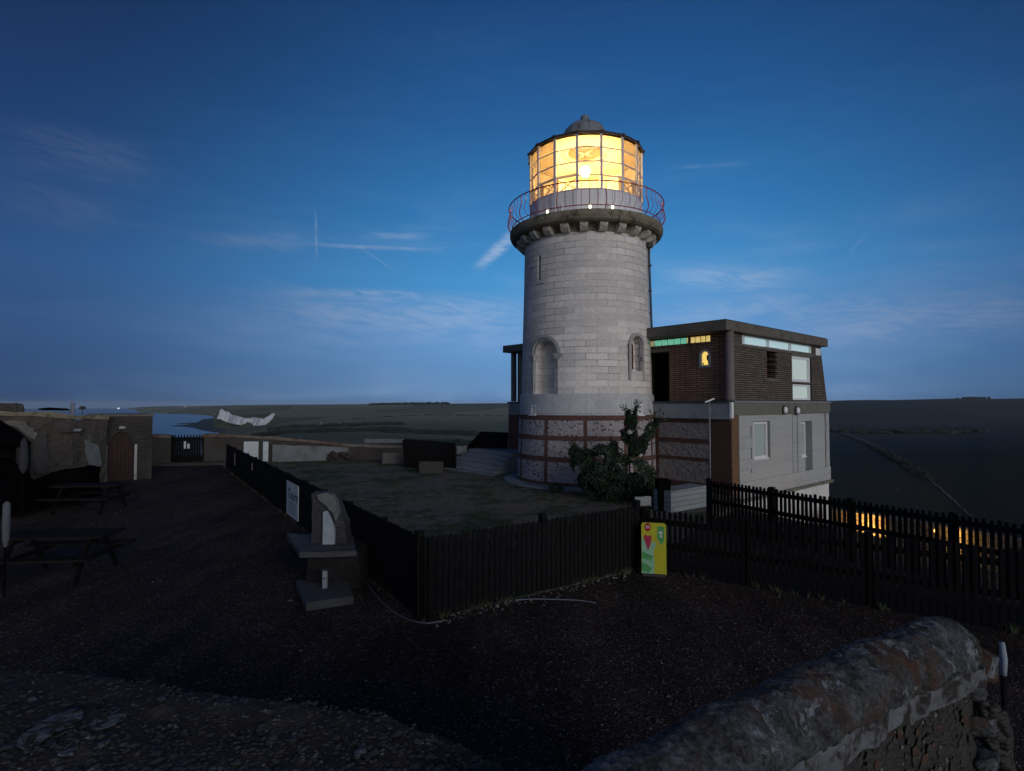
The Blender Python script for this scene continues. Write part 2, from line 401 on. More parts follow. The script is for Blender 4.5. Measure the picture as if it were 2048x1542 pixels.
M_glowblind = emit('faint_glow_blind', (.28, .37, .38), .26)  # blind given a faint glow of its own so the pane reads pale
M_litblind2 = emit('lit_curtain', (.46, .58, .52), .68)
M_paneq = bpy.data.materials.new('plain_glass'); M_paneq.use_nodes = True; _n = M_paneq.node_tree; _n.nodes.clear(); _q = NB(_n)
_o = _q.n('ShaderNodeOutputMaterial'); _t = _q.n('ShaderNodeBsdfTransparent'); _g = _q.n('ShaderNodeBsdfGlossy'); _g.inputs['Roughness'].default_value = .08; _m = _q.n('ShaderNodeMixShader'); _m.inputs[0].default_value = .08
_n.links.new(_t.outputs[0], _m.inputs[1]); _n.links.new(_g.outputs[0], _m.inputs[2]); _n.links.new(_m.outputs[0], _o.inputs[0])
M_curtain = mat('pale_blind', (.52, .58, .54), (.47, .52, .50), 1.5, .9, .05)
M_mirror = glass('sky_glass', .42, (.75, .80, .80), .03)
M_fence = mat('black_stain_timber', (.0085, .0080, .0085), (.0045, .0045, .005), 7, .85, .4, spec=.12)
M_fence2 = mat('black_stain_timber_worn', (.012, .0115, .0125), (.0045, .0045, .005), 9, .9, .4, spec=.12)
M_hill = None
M_lamp = emit('lamp_glass', (1.0, .80, .45), 60.0)
M_ledlamp = emit('small_lit_lamp', (1.0, 1.0, .55), 6.0)
M_warmlamp = emit('warm_lit_lamp', (1.0, .55, .12), 5.0)
M_gbgreen = emit('glass_block_green', (.10, .52, .34), .62, (.25, .72, .50), 9)
M_gbamber = emit('glass_block_amber', (.62, .43, .10), .80, (.85, .66, .22), 7)
M_gbdim = emit('glass_block_dim', (.30, .24, .10), .60, (.42, .36, .16), 10)
M_yellowpane = emit('yellow_lit_pane', (1.0, .66, .12), 1.0, (.85, .60, .14), 9)
M_silh = mat('dark_leaf_ornament', (.05, .07, .03), None, 5, .8, 0)

# ================================================================ LIGHTHOUSE
TX, TY = 3.01, 23.4
TA = math.atan2(TX, TY)                     # tower frame turned so that its -Y looks at the viewer
def th(px, r):
    best = None
    for i in range(-8700, 8701, 5):
        a = R(i / 100); x = r * math.sin(a); y = -r * math.cos(a)
        X = TX + x * math.cos(-TA) - y * math.sin(-TA); Y = TY + x * math.sin(-TA) + y * math.cos(-TA)
        # only the side towards the viewer
        d = abs(1024 + F * X / Y - px)
        if best is None or d < best[0]: best = (d, a, Y)
    return best[1], best[2]
def zt(px, py, r):
    a, Y = th(px, r); return P(px, py, Y).z
light = thing('lighthouse', (TX, TY, 0), 'round pale stone lighthouse with lit amber lantern and red balcony rail', 'lighthouse', -TA)
def AM(a, r=0.0, z=0.0):
    """frame on the tower wall: local -Y points outward at angle a"""
    return Matrix.Rotation(a, 4, 'Z') @ Matrix.Translation((0, -r, z))
# --- shaft
prof = [(0, 2.64), (2.70, 2.64), (2.69, 3.38), (2.66, 3.42), (2.62, 3.44), (2.60, 4.5), (2.56, 6.0), (2.52, 7.5), (2.48, 9.4), (0, 9.4)]
mb = MB(); mb.lathe(prof, 128); shaft = mb.build('stone_shaft', M_ashlar, light, fix=True)
cuts = []
def cutter(pl, y0, y1, M):
    c = MB(); xz_prism(c, pl, y0, y1, M); o = c.build('cutter', M_void, None)
    o.matrix_world = Matrix.Translation((TX, TY, 0)) @ Matrix.Rotation(-TA, 4, 'Z'); cuts.append(o)
bpy.context.view_layer.update()
nA, _ = th(1090, 2.58)          # blind niche
nz0, nz1 = zt(1090, 788, 2.58), zt(1090, 682, 2.56)
cutter(arch(.98, nz1 - nz0, 14, 0, nz0), -2.9, -2.12, AM(nA))
sA, _ = th(1079, 2.5)           # slit window
sz0, sz1 = zt(1079, 561, 2.5), zt(1079, 510, 2.5)
cutter([(-.09, sz0), (.09, sz0), (.09, sz1 - .05), (.05, sz1), (-.05, sz1), (-.09, sz1 - .05)], -2.8, -2.1, AM(sA))
wA, _ = th(1274, 2.58)          # arched window recess
wz0, wz1 = zt(1274, 742, 2.58), zt(1274, 673, 2.56)
cutter(arch(.62, wz1 - wz0, 14, 0, wz0), -2.9, -2.25, AM(wA))
smalls = []
for px, y0, y1 in ((1067, 835, 811), (1280, 838, 808)):
    a, _ = th(px, 2.69); z0, z1 = max(2.66, zt(px, y0, 2.7)), zt(px, y1, 2.7)
    smalls.append((a, z0, z1)); cutter([(-.15, z0 + .02), (.15, z0 + .02), (.15, z1 - .02), (-.15, z1 - .02)], -2.9, -2.4, AM(a))
cut(shaft, cuts, 2.6)
# plinth course gets its larger blocks
shaft.data.materials.append(M_plinth)
for p in shaft.data.polygons:
    if p.center.z < 3.41: p.material_index = 1
# niche surround: moulded arch, little columns with capitals
def wrap(mb, r0):
    """bend x/z work built round angle 0 onto the wall"""
    mb.v = [((-y + 0) * math.sin(x / r0), y * math.cos(x / r0), z) for x, y, z in mb.v]; return mb
na = thing_part = None
m_ = MB(); ow, iw = 1.42, .98
oo = arch(ow, nz1 - nz0 + .22, 16, 0, nz0 + 1.35)[1:]; ii = arch(iw, nz1 - nz0, 16, 0, nz0 + 1.35)[1:]
hw = nz1 - nz0
def archring(mb, wo_, wi_, zc, y0, y1, n=18):
    o1 = [(wo_ / 2 * math.cos(math.pi * i / n), zc + wo_ / 2 * math.sin(math.pi * i / n)) for i in range(n + 1)]
    i1 = [(wi_ / 2 * math.cos(math.pi * i / n), zc + wi_ / 2 * math.sin(math.pi * i / n)) for i in range(n + 1)]
    k = len(mb.v)
    for (a, c), (d, e) in zip(o1, i1): mb.v += [(a, y0, c), (d, y0, e), (d, y1, e), (a, y1, c)]
    for i in range(n):
        for j in range(4): mb.f.append((k + i * 4 + j, k + i * 4 + (j + 1) % 4, k + (i + 1) * 4 + (j + 1) % 4, k + (i + 1) * 4 + j))
    mb.f += [(k, k + 1, k + 2, k + 3), (k + n * 4 + 3, k + n * 4 + 2, k + n * 4 + 1, k + n * 4)]
zc = nz1 - .49
m_ = MB(); archring(m_, 1.42, 1.18, zc, -2.68, -2.5); archring(m_, 1.18, 1.00, zc, -2.62, -2.5); wrap(m_, 2.6)
m_.v = [tuple(AM(nA) @ Vector(q)) for q in m_.v]
narch = m_.build('niche_arch', M_corbel, light, uv='box')
narch.data.materials.clear(); narch.data.materials.append(mat('arch_stone', (.40, .38, .385), (.33, .31, .32), 5, .8, .25, c3=(.22, .20, .20), s3=3))
M_arch = narch.data.materials[0]
for sx in (-1, 1):
    m_ = MB(); x = sx * .60
    m_.lathe([(.001, nz0 - .02), (.085, nz0 - .02), (.085, nz0 + .06), (.06, nz0 + .1), (.058, zc - .22), (.09, zc - .15), (.095, zc - .14), (.001, zc - .14)], 14, c=(x, -2.60))
    wrap(m_, 2.6); m_.v = [tuple(AM(nA) @ Vector(q)) for q in m_.v]
    cl = m_.build('niche_column', M_arch, narch, smooth=True)
    m_ = MB(); m_.box((x + sx * .03, -2.60, zc - .10), (.30, .24, .07)); m_.box((x, -2.60, zc - .17), (.20, .19, .08)); m_.box((x + sx * .04, -2.60, zc - .04), (.36, .27, .05))
    wrap(m_, 2.6); m_.v = [tuple(AM(nA) @ Vector(q)) for q in m_.v]
    m_.build('capital', M_arch, narch)
# smooth dressed margin beside the niche
m_ = MB(); m_.bb(-.80, .80, -2.615, -2.5, nz0 - .30, nz0 - .005); wrap(m_, 2.6); m_.v = [tuple(AM(nA) @ Vector(q)) for q in m_.v]
m_.build('niche_sill', M_arch, light)
# arched window
def place(mb, a, r0=2.6):
    wrap(mb, r0); mb.v = [tuple(AM(a) @ Vector(q)) for q in mb.v]; return mb
zc2 = wz1 - .31
win = None
m_ = MB(); archring(m_, .90, .64, zc2, -2.64, -2.45)
m_.bb(-.45, -.32, -2.625, -2.45, wz0 - .0, zc2); m_.bb(.32, .45, -2.625, -2.45, wz0, zc2); m_.bb(-.47, .47, -2.63, -2.45, wz0 - .34, wz0)
win = place(m_, wA).build('arched_window', M_arch, light)
m_ = MB(); ring_prism(m_, arch(.40, wz1 - wz0 - .22, 10, -.08, wz0 + .05), arch(.28, wz1 - wz0 - .34, 10, -.08, wz0 + .11), -2.33, -2.25)
m_.bb(-.215, .055, -2.325, -2.27, wz0 + .62, wz0 + .66); place(m_, wA, 2.4).build('window_frame', M_woodred, win)
m_ = MB(); xz_prism(m_, arch(.29, wz1 - wz0 - .33, 10, -.08, wz0 + .105), -2.285, -2.275); place(m_, wA, 2.4).build('pane', M_mirror, win)
m_ = MB(); m_.bb(-.30, .14, -2.42, -2.24, wz0 - .01, wz0 + .06); place(m_, wA, 2.4).build('window_sill', M_upvc, win)
m_ = MB(); m_.bb(-.47, .47, -2.638, -2.5, wz0 - .355, wz0 - .342); m_.bb(-.475, -.462, -2.638, -2.5, wz0 - .35, zc2); place(m_, wA).build('joint_line', M_ledge, win)
# slit window pane
m_ = MB(); m_.bb(-.14, .14, -2.2, -2.18, sz0 - .05, sz1 + .05); m_.v = [tuple(AM(sA) @ Vector(q)) for q in m_.v]
sl = m_.build('slit_window', M_mirror, light)
m_ = MB(); m_.bb(-.20, .26, -2.532, -2.4, sz0 - .16, sz0 - .135); place(m_, sA, 2.5).build('joint_line', M_ledge, sl)
m_ = MB(); m_.bb(-.62, -.32, -2.525, -2.4, sz1 - .42, sz1 - .40); place(m_, sA, 2.5).build('joint_line', M_ledge, sl)
for a, z0, z1 in smalls:
    f_ = MB(); f_.bb(-.15, -.10, -2.70, -2.5, z0, z1); f_.bb(.10, .15, -2.70, -2.5, z0, z1); f_.bb(-.10, .10, -2.70, -2.5, z1 - .07, z1); f_.bb(-.10, .10, -2.70, -2.5, z0, z0 + .05); f_.bb(-.1, .1, -2.69, -2.6, (z0 + z1) / 2 - .02, (z0 + z1) / 2 + .02)
    f_.bb(-.19, .19, -2.78, -2.5, z0 - .05, z0)
    w_ = place(f_, a, 2.7).build('small_window', M_upvc, light)
    g_ = MB(); g_.bb(-.11, .11, -2.62, -2.60, z0 + .03, z1 - .03); place(g_, a, 2.7).build('pane', M_mirror, w_)
# --- flint base with brick bands
mb = MB(); mb.lathe([(0, -.4), (2.80, -.4), (2.80, 0), (2.76, 1.4), (2.73, 2.62), (0, 2.62)], 96); fb = mb.build('flint_base', M_flint, light, uv=2.78)
def rz(z): return 2.80 - .028 * z
for z0, z1 in ((2.46, 2.64), (1.72, 1.89), (.94, 1.12), (-.05, .20)):
    m_ = MB(); m_.lathe([(rz(z0) - .1, z0), (rz(z0) + .022, z0), (rz(z1) + .022, z1), (rz(z1) - .1, z1)], 96, close=True)
    m_.build('brick_band', M_redbrick, light, uv=2.8)
strips = [R(q) for q in (-97, -65, -32, -.5, 31, 63, 95)]
for a in strips:
    for z0, z1 in ((.202, .938), (1.122, 1.718), (1.892, 2.458)):
        m_ = MB(); m_.lathe([(rz(z0) - .1, z0), (rz(z0) + .018, z0), (rz(z1) + .018, z1), (rz(z1) - .1, z1)], 3, a - .023, a + .023, close=True)
        m_.build('brick_strip', M_redbrick, light, uv=2.8)
m_ = MB(); m_.lathe([(2.7, .0), (3.35, .0), (3.33, .07), (2.7, .09)], 60, R(-150), R(20), close=True); m_.build('concrete_apron', M_band2, light)
# --- gallery
mb = MB(); mb.lathe([(0, 9.38), (2.475, 9.38), (2.47, 9.45), (2.50, 9.60), (2.52, 9.75), (2.98, 9.77), (3.04, 9.80), (3.08, 9.86), (3.08, 9.98), (3.06, 10.04), (3.0, 10.06), (0, 10.06)], 96)
mb = MB(); mb.lathe([(0, 9.402), (2.49, 9.402), (2.50, 9.56), (2.56, 9.60), (2.57, 9.64), (2.93, 9.66), (3.03, 9.72), (3.09, 9.84), (3.10, 9.96), (3.08, 10.04), (3.0, 10.06), (0, 10.06)], 96)
gal = mb.build('gallery_deck', M_moss, light, smooth=False, uv=3.0)
m0 = MB()
def corb(mb):
    pr_ = [(-2.45, 9.37), (-2.62, 9.37), (-2.72, 9.42), (-2.80, 9.50), (-2.83, 9.56), (-2.83, 9.67), (-2.45, 9.67)]
    n = len(pr_); k = len(mb.v)
    mb.v += [(-.145, y, z) for y, z in pr_] + [(.145, y, z) for y, z in pr_]
    mb.f += [tuple(k + i for i in range(n)), tuple(k + n + i for i in reversed(range(n)))] + [(k + i, k + n + i, k + n + (i + 1) % n, k + (i + 1) % n) for i in range(n)]
corb(m0); c0 = m0.build('corbel', M_corbel, light)
for i in range(24):
    o = c0 if i == 0 else c0.copy()
    if i: COL.objects.link(o)
    o.parent = light; o.rotation_euler = (0, 0, R(-1.0 + i * 360 / 24))
# --- railing
rail = MB(); RT = []
rail.lathe([(3.13 + .022 * math.cos(q), 11.03 + .022 * math.sin(q)) for q in [i * math.pi / 3 for i in range(6)]], 96, close=True)
ro = rail.build('railing', M_rail, light, smooth=True)
m_ = MB(); m_.lathe([(3.00 + .018 * math.cos(q), 10.20 + .018 * math.sin(q)) for q in [i * math.pi / 3 for i in range(6)]], 96, close=True)
m_.build('lower_rail', M_rail, ro, smooth=True)
def balu(r, z0): 
    pts = []
    for i in range(11):
        t = i / 10; rr = 3.00 + .13 * t + .16 * math.sin(math.pi * min(1, t * 1.25)) * (1 - t) * 1.5 - .05 * math.sin(math.pi * t) * t
        pts.append((0, -rr, z0 + (11.03 - z0) * t))
    return MB().tube(pts, r, 5)
b0 = balu(.010, 10.20).build('baluster', M_rail, ro, smooth=True)
p0 = balu(.019, 10.05).build('rail_post', M_rail, ro, smooth=True)
NBAL = 66; first = [True, True]
for i in range(NBAL):
    post = i % 6 == 2; src = p0 if post else b0
    if first[post]: o = src; first[post] = False
    else: o = src.copy(); COL.objects.link(o)
    o.parent = ro; o.rotation_euler = (0, 0, R(3 + i * 360 / NBAL))
for px in (1095, 1182, 1228):
    a, _ = th(px, 2.95)
    m_ = MB(); m_.lathe([(.001, 10.10), (.04, 10.12), (.045, 10.17), (.03, 10.21), (.001, 10.22)], 10, c=(0, -2.93)); m_.bb(-.03, .03, -2.96, -2.90, 10.05, 10.10)
    m_.v = [tuple(AM(a) @ Vector(q)) for q in m_.v]; m_.build('gallery_lamp', M_ledlamp, light, smooth=True)
# --- lantern room
RL = 2.30; A0 = R(15.3); NS = 16
def cor(i, r=RL): a = A0 + i * 2 * math.pi / NS; return Vector((r * math.sin(a), -r * math.cos(a), 0))
ZB, ZT_ = 11.06, 13.15
m_ = MB()
for i in range(NS):
    a, c, d, e = cor(i), cor(i + 1), cor(i + 1, RL - .12), cor(i, RL - .12)
    m_.prism([(q.x, q.y) for q in (a, c, d, e)], 10.05, ZB - .03)
lw = m_.build('lantern_wall', M_paintw, light)
m_ = MB(); m_.lathe([(0, 11.0), (2.1, 11.0), (2.1, 10.9), (0, 10.9)], 32); m_.build('lantern_floor', M_inner, light)
H2 = (ZT_ - ZB)
def seg_frame(i):
    a = A0 + (i + .5) * 2 * math.pi / NS; ap = RL * math.cos(math.pi / NS); hw_ = RL * math.sin(math.pi / NS)
    return a, ap, hw_
for i in range(NS):
    a, ap, hw_ = seg_frame(i)
    f_ = MB()
    f_.bb(-hw_, hw_, -ap - .015, -ap + .06, ZB - .03, ZB + .025)
    for k in (1, 2, 3): z = ZB + H2 * k / 4; f_.bb(-hw_ + .02, hw_ - .02, -ap - .005, -ap + .045, z - .019, z + .019)
    f_.bb(-hw_, -hw_ + .048, -ap - .02, -ap + .07, ZB + .025, ZT_); f_.bb(hw_ - .048, hw_, -ap - .02, -ap + .07, ZB + .025, ZT_)
    f_.v = [tuple(AM(a) @ Vector(q)) for q in f_.v]
    w_ = f_.build('lantern_window', M_glazebar, light)
    g_ = MB(); g_.bb(-hw_ + .04, hw_ - .04, -ap + .016, -ap + .020, ZB + .026, ZT_ - .001); g_.v = [tuple(AM(a) @ Vector(q)) for q in g_.v]
    g_.build('pane', M_glass, w_)
    # vertical boards of the apron wall, and here and there a small vent
    v_ = MB()
    for k in (-.30, 0, .30): v_.bb(k * 1.0 - .008, k * 1.0 + .008, -ap - .012, -ap + .02, 10.06, ZB - .031)
    v_.v = [tuple(AM(a) @ Vector(q)) for q in v_.v]; v_.build('board_batten', M_glazebar, light)
    if i % 2 == 0:
        v_ = MB(); v_.bb(-.20, -.13, -ap - .05, -ap - .001, 10.30, 10.58); v_.v = [tuple(AM(a) @ Vector(q)) for q in v_.v]; v_.build('wall_vent', M_upvc, light, bevel=.01)
# roof
m_ = MB()
ro1 = [cor(i, 2.37) for i in range(NS)]; ri = [cor(i, .9) for i in range(NS)]; rl = [cor(i, 2.26) for i in range(NS)]
v = [(q.x, q.y, 13.13) for q in ro1] + [(q.x, q.y, 13.23) for q in ro1] + [(q.x, q.y, 13.72) for q in ri] + [(q.x, q.y, 13.16) for q in rl]
f = []
for i in range(NS):
    j = (i + 1) % NS
    f += [(i, j, NS + j, NS + i), (NS + i, NS + j, 2 * NS + j, 2 * NS + i), (i, 3 * NS + i, 3 * NS + j, j)]
m_.add(v, f); roof = m_.build('lantern_roof', M_roofrim, light)
for i in range(NS):
    m_ = MB(); q = cor(i, 2.37); m_.box((q.x, q.y, 13.20), (.07, .07, .09), rz=A0 + i * 2 * math.pi / NS); m_.build('eaves_cap', M_roofrim, roof)
m_ = MB(); m_.lathe([(.93, 13.65), (.92, 13.95), (.89, 14.12), (.80, 14.32), (.66, 14.47), (.46, 14.58), (.22, 14.64), (.14, 14.65)], 32)
dome = m_.build('dome', M_dome, roof, smooth=True)
for i in range(8):
    m_ = MB(); a = i * math.pi / 4 + .2
    m_.tube([((r + .008) * math.sin(a), -(r + .008) * math.cos(a), z) for r, z in [(.92, 13.95), (.89, 14.12), (.80, 14.32), (.66, 14.47), (.46, 14.58), (.22, 14.64)]], .014, 5)
    m_.build('dome_seam', M_dome, roof, smooth=True)
m_ = MB(); m_.lathe([(.16, 14.63), (.15, 14.73), (.17, 14.79), (.19, 14.85), (.16, 14.93), (.08, 14.98), (.001, 14.99)], 16); m_.build('finial', M_dome, roof, smooth=True)
# ceiling, rose and wire ring
m_ = MB(); m_.lathe([(2.22, 13.10), (1.0, 13.40), (.001, 13.40)], 64); ceil = m_.build('ceiling', M_ceil, light)
m_ = MB(); m_.lathe([(.001, 13.36), (.66, 13.36), (.68, 13.37), (.68, 13.395), (.001, 13.395)], 40); rs = m_.build('ceiling_rose', M_rose, ceil)
m_ = MB()
for k in range(4):
    a = R(38 + 90 * k); m_.prism([(0.03 * math.cos(a + 1.57), .03 * math.sin(a + 1.57)), (.16 * math.cos(a + .30), .16 * math.sin(a + .30)), (.52 * math.cos(a), .52 * math.sin(a)), (.16 * math.cos(a - .30), .16 * math.sin(a - .30))], 13.345 - .0006 * k, 13.357)
m_.build('star', M_star, rs)
m_ = MB(); m_.tube([(.86 * math.sin(R(q)), -.86 * math.cos(R(q)), 13.33) for q in range(-100, 101, 8)][0:0] + [(.86 * math.sin(R(q)), .86 * math.cos(R(q)), 13.33) for q in range(-100, 101, 8)], .010, 5); m_.build('wire_ring', M_wirec, ceil)
# lamp on its drop rod
m_ = MB(); m_.tube([(0, -.05, 13.34), (0, -.05, 12.80)], .012, 6); rod = m_.build('lamp', M_wirec, light)
bm = bmesh.new(); bmesh.ops.create_icosphere(bm, subdivisions=2, radius=.22); me = bpy.data.meshes.new('bulb'); bm.to_mesh(me); bm.free(); me.materials.append(M_lamp)
me.polygons.foreach_set('use_smooth', [True] * len(me.polygons))
bo = bpy.data.objects.new('bulb', me); COL.objects.link(bo); bo.parent = rod; bo.location = (0, -.05, 12.60)
ld = bpy.data.lights.new('lantern_light', 'POINT'); lo = bpy.data.objects.new('lantern_light', ld); COL.objects.link(lo)
ld.energy = 700; ld.color = (1.0, .66, .17); ld.shadow_soft_size = .14; lo.parent = light; lo.location = (0, -.05, 12.30)
for i in range(NS):
    a, ap, hw_ = seg_frame(i); aa = (math.degrees(a) + 180) % 360 - 180
    if abs(aa) < 88: continue
    q = MB(); q.bb(-hw_ * .94, hw_ * .94, -ap + .10, -ap + .112, 11.01, 13.08); q.v = [tuple(AM(a) @ Vector(z)) for z in q.v]; q.build('glow_screen', M_glowcloth, light)  # pale cloth added inside the back panes so they look warm and lit
# inner posts with cross braces, lit by the lamp
for i in range(NS):
    a = A0 + i * 2 * math.pi / NS; aa = (math.degrees(a) + 180) % 360 - 180
    if not (28 < abs(aa) < 120): continue
    q = cor(i, 2.12); q2 = cor(i + 1, 2.12)
    m_ = MB(); m_.box((q.x, q.y, 11.36), (.10, .07, .72), rz=a); m_.build('inner_post', M_inner, light)
    m_ = MB(); m_.bar((q.x, q.y, 11.05), (q2.x, q2.y, 11.60), .04); m_.bar((q.x, q.y, 11.60), (q2.x, q2.y, 11.10), .035); m_.bar((q.x, q.y, 11.70), (q2.x, q2.y, 11.70), .06); m_.build('cross_brace', M_inner, light)
# drainpipe
a, _ = th(1297, 2.58); a = R(77)
m_ = MB(); m_.tube([(2.56 * math.sin(a), -2.56 * math.cos(a), 9.3), (2.555 * math.sin(a), -2.555 * math.cos(a), 8.9), (2.62 * math.sin(a), -2.62 * math.cos(a), 6.5), (2.65 * math.sin(a), -2.65 * math.cos(a), 5.6)], .045, 8)
dp = m_.build('drainpipe', M_pipe, light, smooth=True)
m_ = MB(); m_.lathe([(.001, 9.15), (.12, 9.18), (.16, 9.34), (.001, 9.36)], 10, c=(2.60 * math.sin(a - .06), -2.60 * math.cos(a - .06))); m_.build('rainwater_head', M_pipe, dp)
for z in (8.5, 7.5, 6.6):
    m_ = MB(); m_.box((2.58 * math.sin(a), -2.58 * math.cos(a), z), (.12, .14, .05), rz=a); m_.build('pipe_bracket', M_pipe, dp)

# ================================================================ HOUSE
CX, CY = 7.62, 20.0; UA = math.atan2(.6607, .7507)
U = Vector((math.cos(UA), math.sin(UA), 0)); V = Vector((-U.y, U.x, 0)); C0 = Vector((CX, CY, 0))
house = thing('house', (CX, CY, 0), 'two storey flat roofed house of brown brick over white stone beside the tower', 'house', UA)
def ray(px, py, n, o):
    d = P(px, py, 1.0) - Vector((0, 0, EYE)); e = Vector((0, 0, EYE))
    t = (o - e).dot(n) / d.dot(n); return e + d * t
def RF(px, py, t0=0.0):
    q = ray(px, py, V, C0 + V * t0) - C0; return q.dot(U), q.z
def LF(px, py, s0=0.0):
    q = ray(px, py, U, C0 + U * s0) - C0; return q.dot(V), q.z
SE = RF(1656, 820)[0]           # length of right face
TE = LF(1024, 820)[0]
print('house lengths', SE, TE, RF(1641, 700)[0])
ZF, ZB1 = 2.66, 3.14
def hb(name, m, *boxes, **k):
    q = MB()
    for bx_ in boxes: q.bb(*bx_)
    return q.build(name, m, k.pop('parent', house), **k)
# lower white storey (solid, openings cut)
def hcut(o, boxes, uv='box'):
    cs = []
    for bx_ in boxes:
        c = MB().bb(*bx_).build('cutter', M_void, None); c.matrix_world = Matrix.Translation(C0) @ Matrix.Rotation(UA, 4, 'Z'); cs.append(c)
    bpy.context.view_layer.update()
    return cut(o, cs, uv)
q0 = RF(1477, 900)[0]
zpl = RF(1477, 966)[1]; print('plinth z', zpl, RF(1654, 940)[1], 'ledge', RF(1664, 957)[1])
w1a, w1b = RF(1507, 842)[0], RF(1540, 842)[0]; w1t, w1z = RF(1507, 843)[1], RF(1507, 921)[1]
w2a, w2b = RF(1600, 843)[0], RF(1624, 843)[0]; w2t, w2z = RF(1600, 843)[1], RF(1624, 944)[1]
print('w1', w1a, w1b, w1z, w1t, 'w2', w2a, w2b, w2z, w2t)
lw_ = hb('white_wall', M_white, (q0, SE, 0, 8, -.36, ZF - .002))
hcut(lw_, [(w1a, w1b, -.5, .28, w1z, w1t), (w2a, w2b, -.5, .50, w2z, w2t)])
hb('stone_plinth', M_white, (q0, SE + .06, -.05, -.002, -.30, zpl), (SE + .002, SE + .06, -.002, 8, -.30, zpl))
hb('plinth_ledge', M_band, (-.05, SE + .14, -.14, -.001, -.42, -.302), (SE + .001, SE + .14, 0, 8, -.42, -.302))
hb('basement_wall', M_whitelow, (0.0, SE, .02, 8, -4.2, -.361))
hb('quoin_pier', M_orbrick, (0, q0 - .001, -.015, .6, -.36, ZF - .004))
# quoins with open joints
for s0, s1, sd_ in ((q0 + .02, RF(1499, 900)[0], 1), (RF(1585, 900)[0], w2a - .02, 1), (SE - .25, SE + .02, -1)):
    n = 6; hh = (ZF - .02 - zpl) / n
    for k in range(n):
        w = .10 if k % 2 else 0
        a_, b_ = (s0, s1 + w * 1.0) if sd_ > 0 else (s0 - w, s1)
        hb('quoin_stone', M_white, (a_, b_, -.028, -.001, zpl + k * hh + .006, zpl + (k + 1) * hh - .006))
hb('joint_line', M_ledge, (RF(1499, 900)[0] + .105, RF(1499, 900)[0] + .150, -.008, .002, .55, ZF - .02))
hb('joint_line', M_ledge, (SE - .40, SE - .355, -.008, .002, zpl, ZF - .02))
hb('joint_line', M_ledge, (RF(1594, 900)[0] - .03, RF(1594, 900)[0] + .012, -.033, .002, zpl, ZF - .02))
def window(name, s0, s1, z0, z1, y, fw=.07, bars=(), parent=house, pane=M_mirror, curtain=M_curtain, fm=M_upvc):
    q = MB(); q.bb(s0, s0 + fw, y - .03, y + .05, z0, z1); q.bb(s1 - fw, s1, y - .03, y + .05, z0, z1); q.bb(s0 + fw, s1 - fw, y - .03, y + .05, z1 - fw, z1); q.bb(s0 + fw, s1 - fw, y - .03, y + .05, z0, z0 + fw)
    for bx_ in bars: q.bb(s0 + fw, s1 - fw, y - .025, y + .04, bx_ - .025, bx_ + .025)
    w = q.build(name, fm, parent)
    q = MB(); q.bb(s0 + fw, s1 - fw, y + .008, y + .014, z0 + fw, z1 - fw); q.build('pane', pane, w)
    if curtain:
        q = MB(); q.bb(s0 + fw, s1 - fw, y + .06, y + .07, z0 + fw, z1 - fw); q.build('blind', curtain, w)
    return w
w = window('window', w1a + .003, w1b - .20, w1z + .06, w1t - .03, .05, pane=M_paneq, curtain=M_glowblind)
hb('window_sill', M_upvc, (w1a + .002, w1b - .16, -.02, .10, w1z + .002, w1z + .058), parent=w)
w = window('window', w2a + .003, w2a + .56, w2z + .72, w2t - .03, .05, pane=M_paneq, curtain=M_glowblind)
hb('infill_panel', M_white, (w2a + .003, w2a + .56, .03, .15, w2z + .003, w2z + .719), parent=w)
hb('window_sill', M_upvc, (w2a + .002, w2a + .58, -.02, .029, w2z + .66, w2z + .718), parent=w)
# concrete bands
hb('concrete_band', M_band, (-.02, SE + .05, -.08, 8.02, ZF, ZB1 - .04), bevel=.006)
hb('band_flashing', M_lead, (.02, SE + .10, -.12, .35, ZB1 - .039, ZB1 + .01))
hb('rendered_band', M_band2, (-.14, -.021, -.02, TE + .1, 2.52, ZB1 - .06))
hb('band_ledge', M_ledge, (-.18, .30, .0, TE + .15, ZB1 - .058, ZB1 + .02))
hb('corner_block', M_upvc, (-.16, -.02, -.10, -.021, ZF - .10, ZB1 - .03))
# lower left face : flint panels between brick
TP = LF(1422, 900)[0]
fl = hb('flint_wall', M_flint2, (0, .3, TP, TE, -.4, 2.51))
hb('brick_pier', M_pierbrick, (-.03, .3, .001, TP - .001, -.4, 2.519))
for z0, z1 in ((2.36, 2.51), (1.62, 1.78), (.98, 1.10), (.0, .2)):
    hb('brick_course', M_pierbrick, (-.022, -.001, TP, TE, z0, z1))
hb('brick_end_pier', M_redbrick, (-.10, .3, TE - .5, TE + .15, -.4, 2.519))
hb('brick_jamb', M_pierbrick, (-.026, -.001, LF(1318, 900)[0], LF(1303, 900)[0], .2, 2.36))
# upper storey
SU0 = .22; TU0 = .10; SU1t = RF(1641, 700, .1)[0]; SU1b = RF(1654, 800, .1)[0]
ztop = 5.60
q = MB(); q.add([(SU0, TU0, ZB1 + .012), (SU1b, TU0, ZB1 + .012), (SU1b, 7.8, ZB1 + .012), (SU0, 7.8, ZB1 + .012), (SU0, TU0, ztop), (SU1t, TU0, ztop), (SU1t, 7.8, ztop), (SU0, 7.8, ztop)],
                [(0, 3, 2, 1), (4, 5, 6, 7), (0, 1, 5, 4), (1, 2, 6, 5), (2, 3, 7, 6), (3, 0, 4, 7)])
uw = q.build('brown_brick_wall', M_brown, house)
st0, st1 = RF(1484, 670, TU0)[0], RF(1626, 700, TU0)[0]; stz1, stz0 = RF(1500, 671, TU0)[1], RF(1500, 690, TU0)[1]
print('strip', st0, st1, stz0, stz1, RF(1600, 690, TU0)[1], RF(1600, 707, TU0)[1])
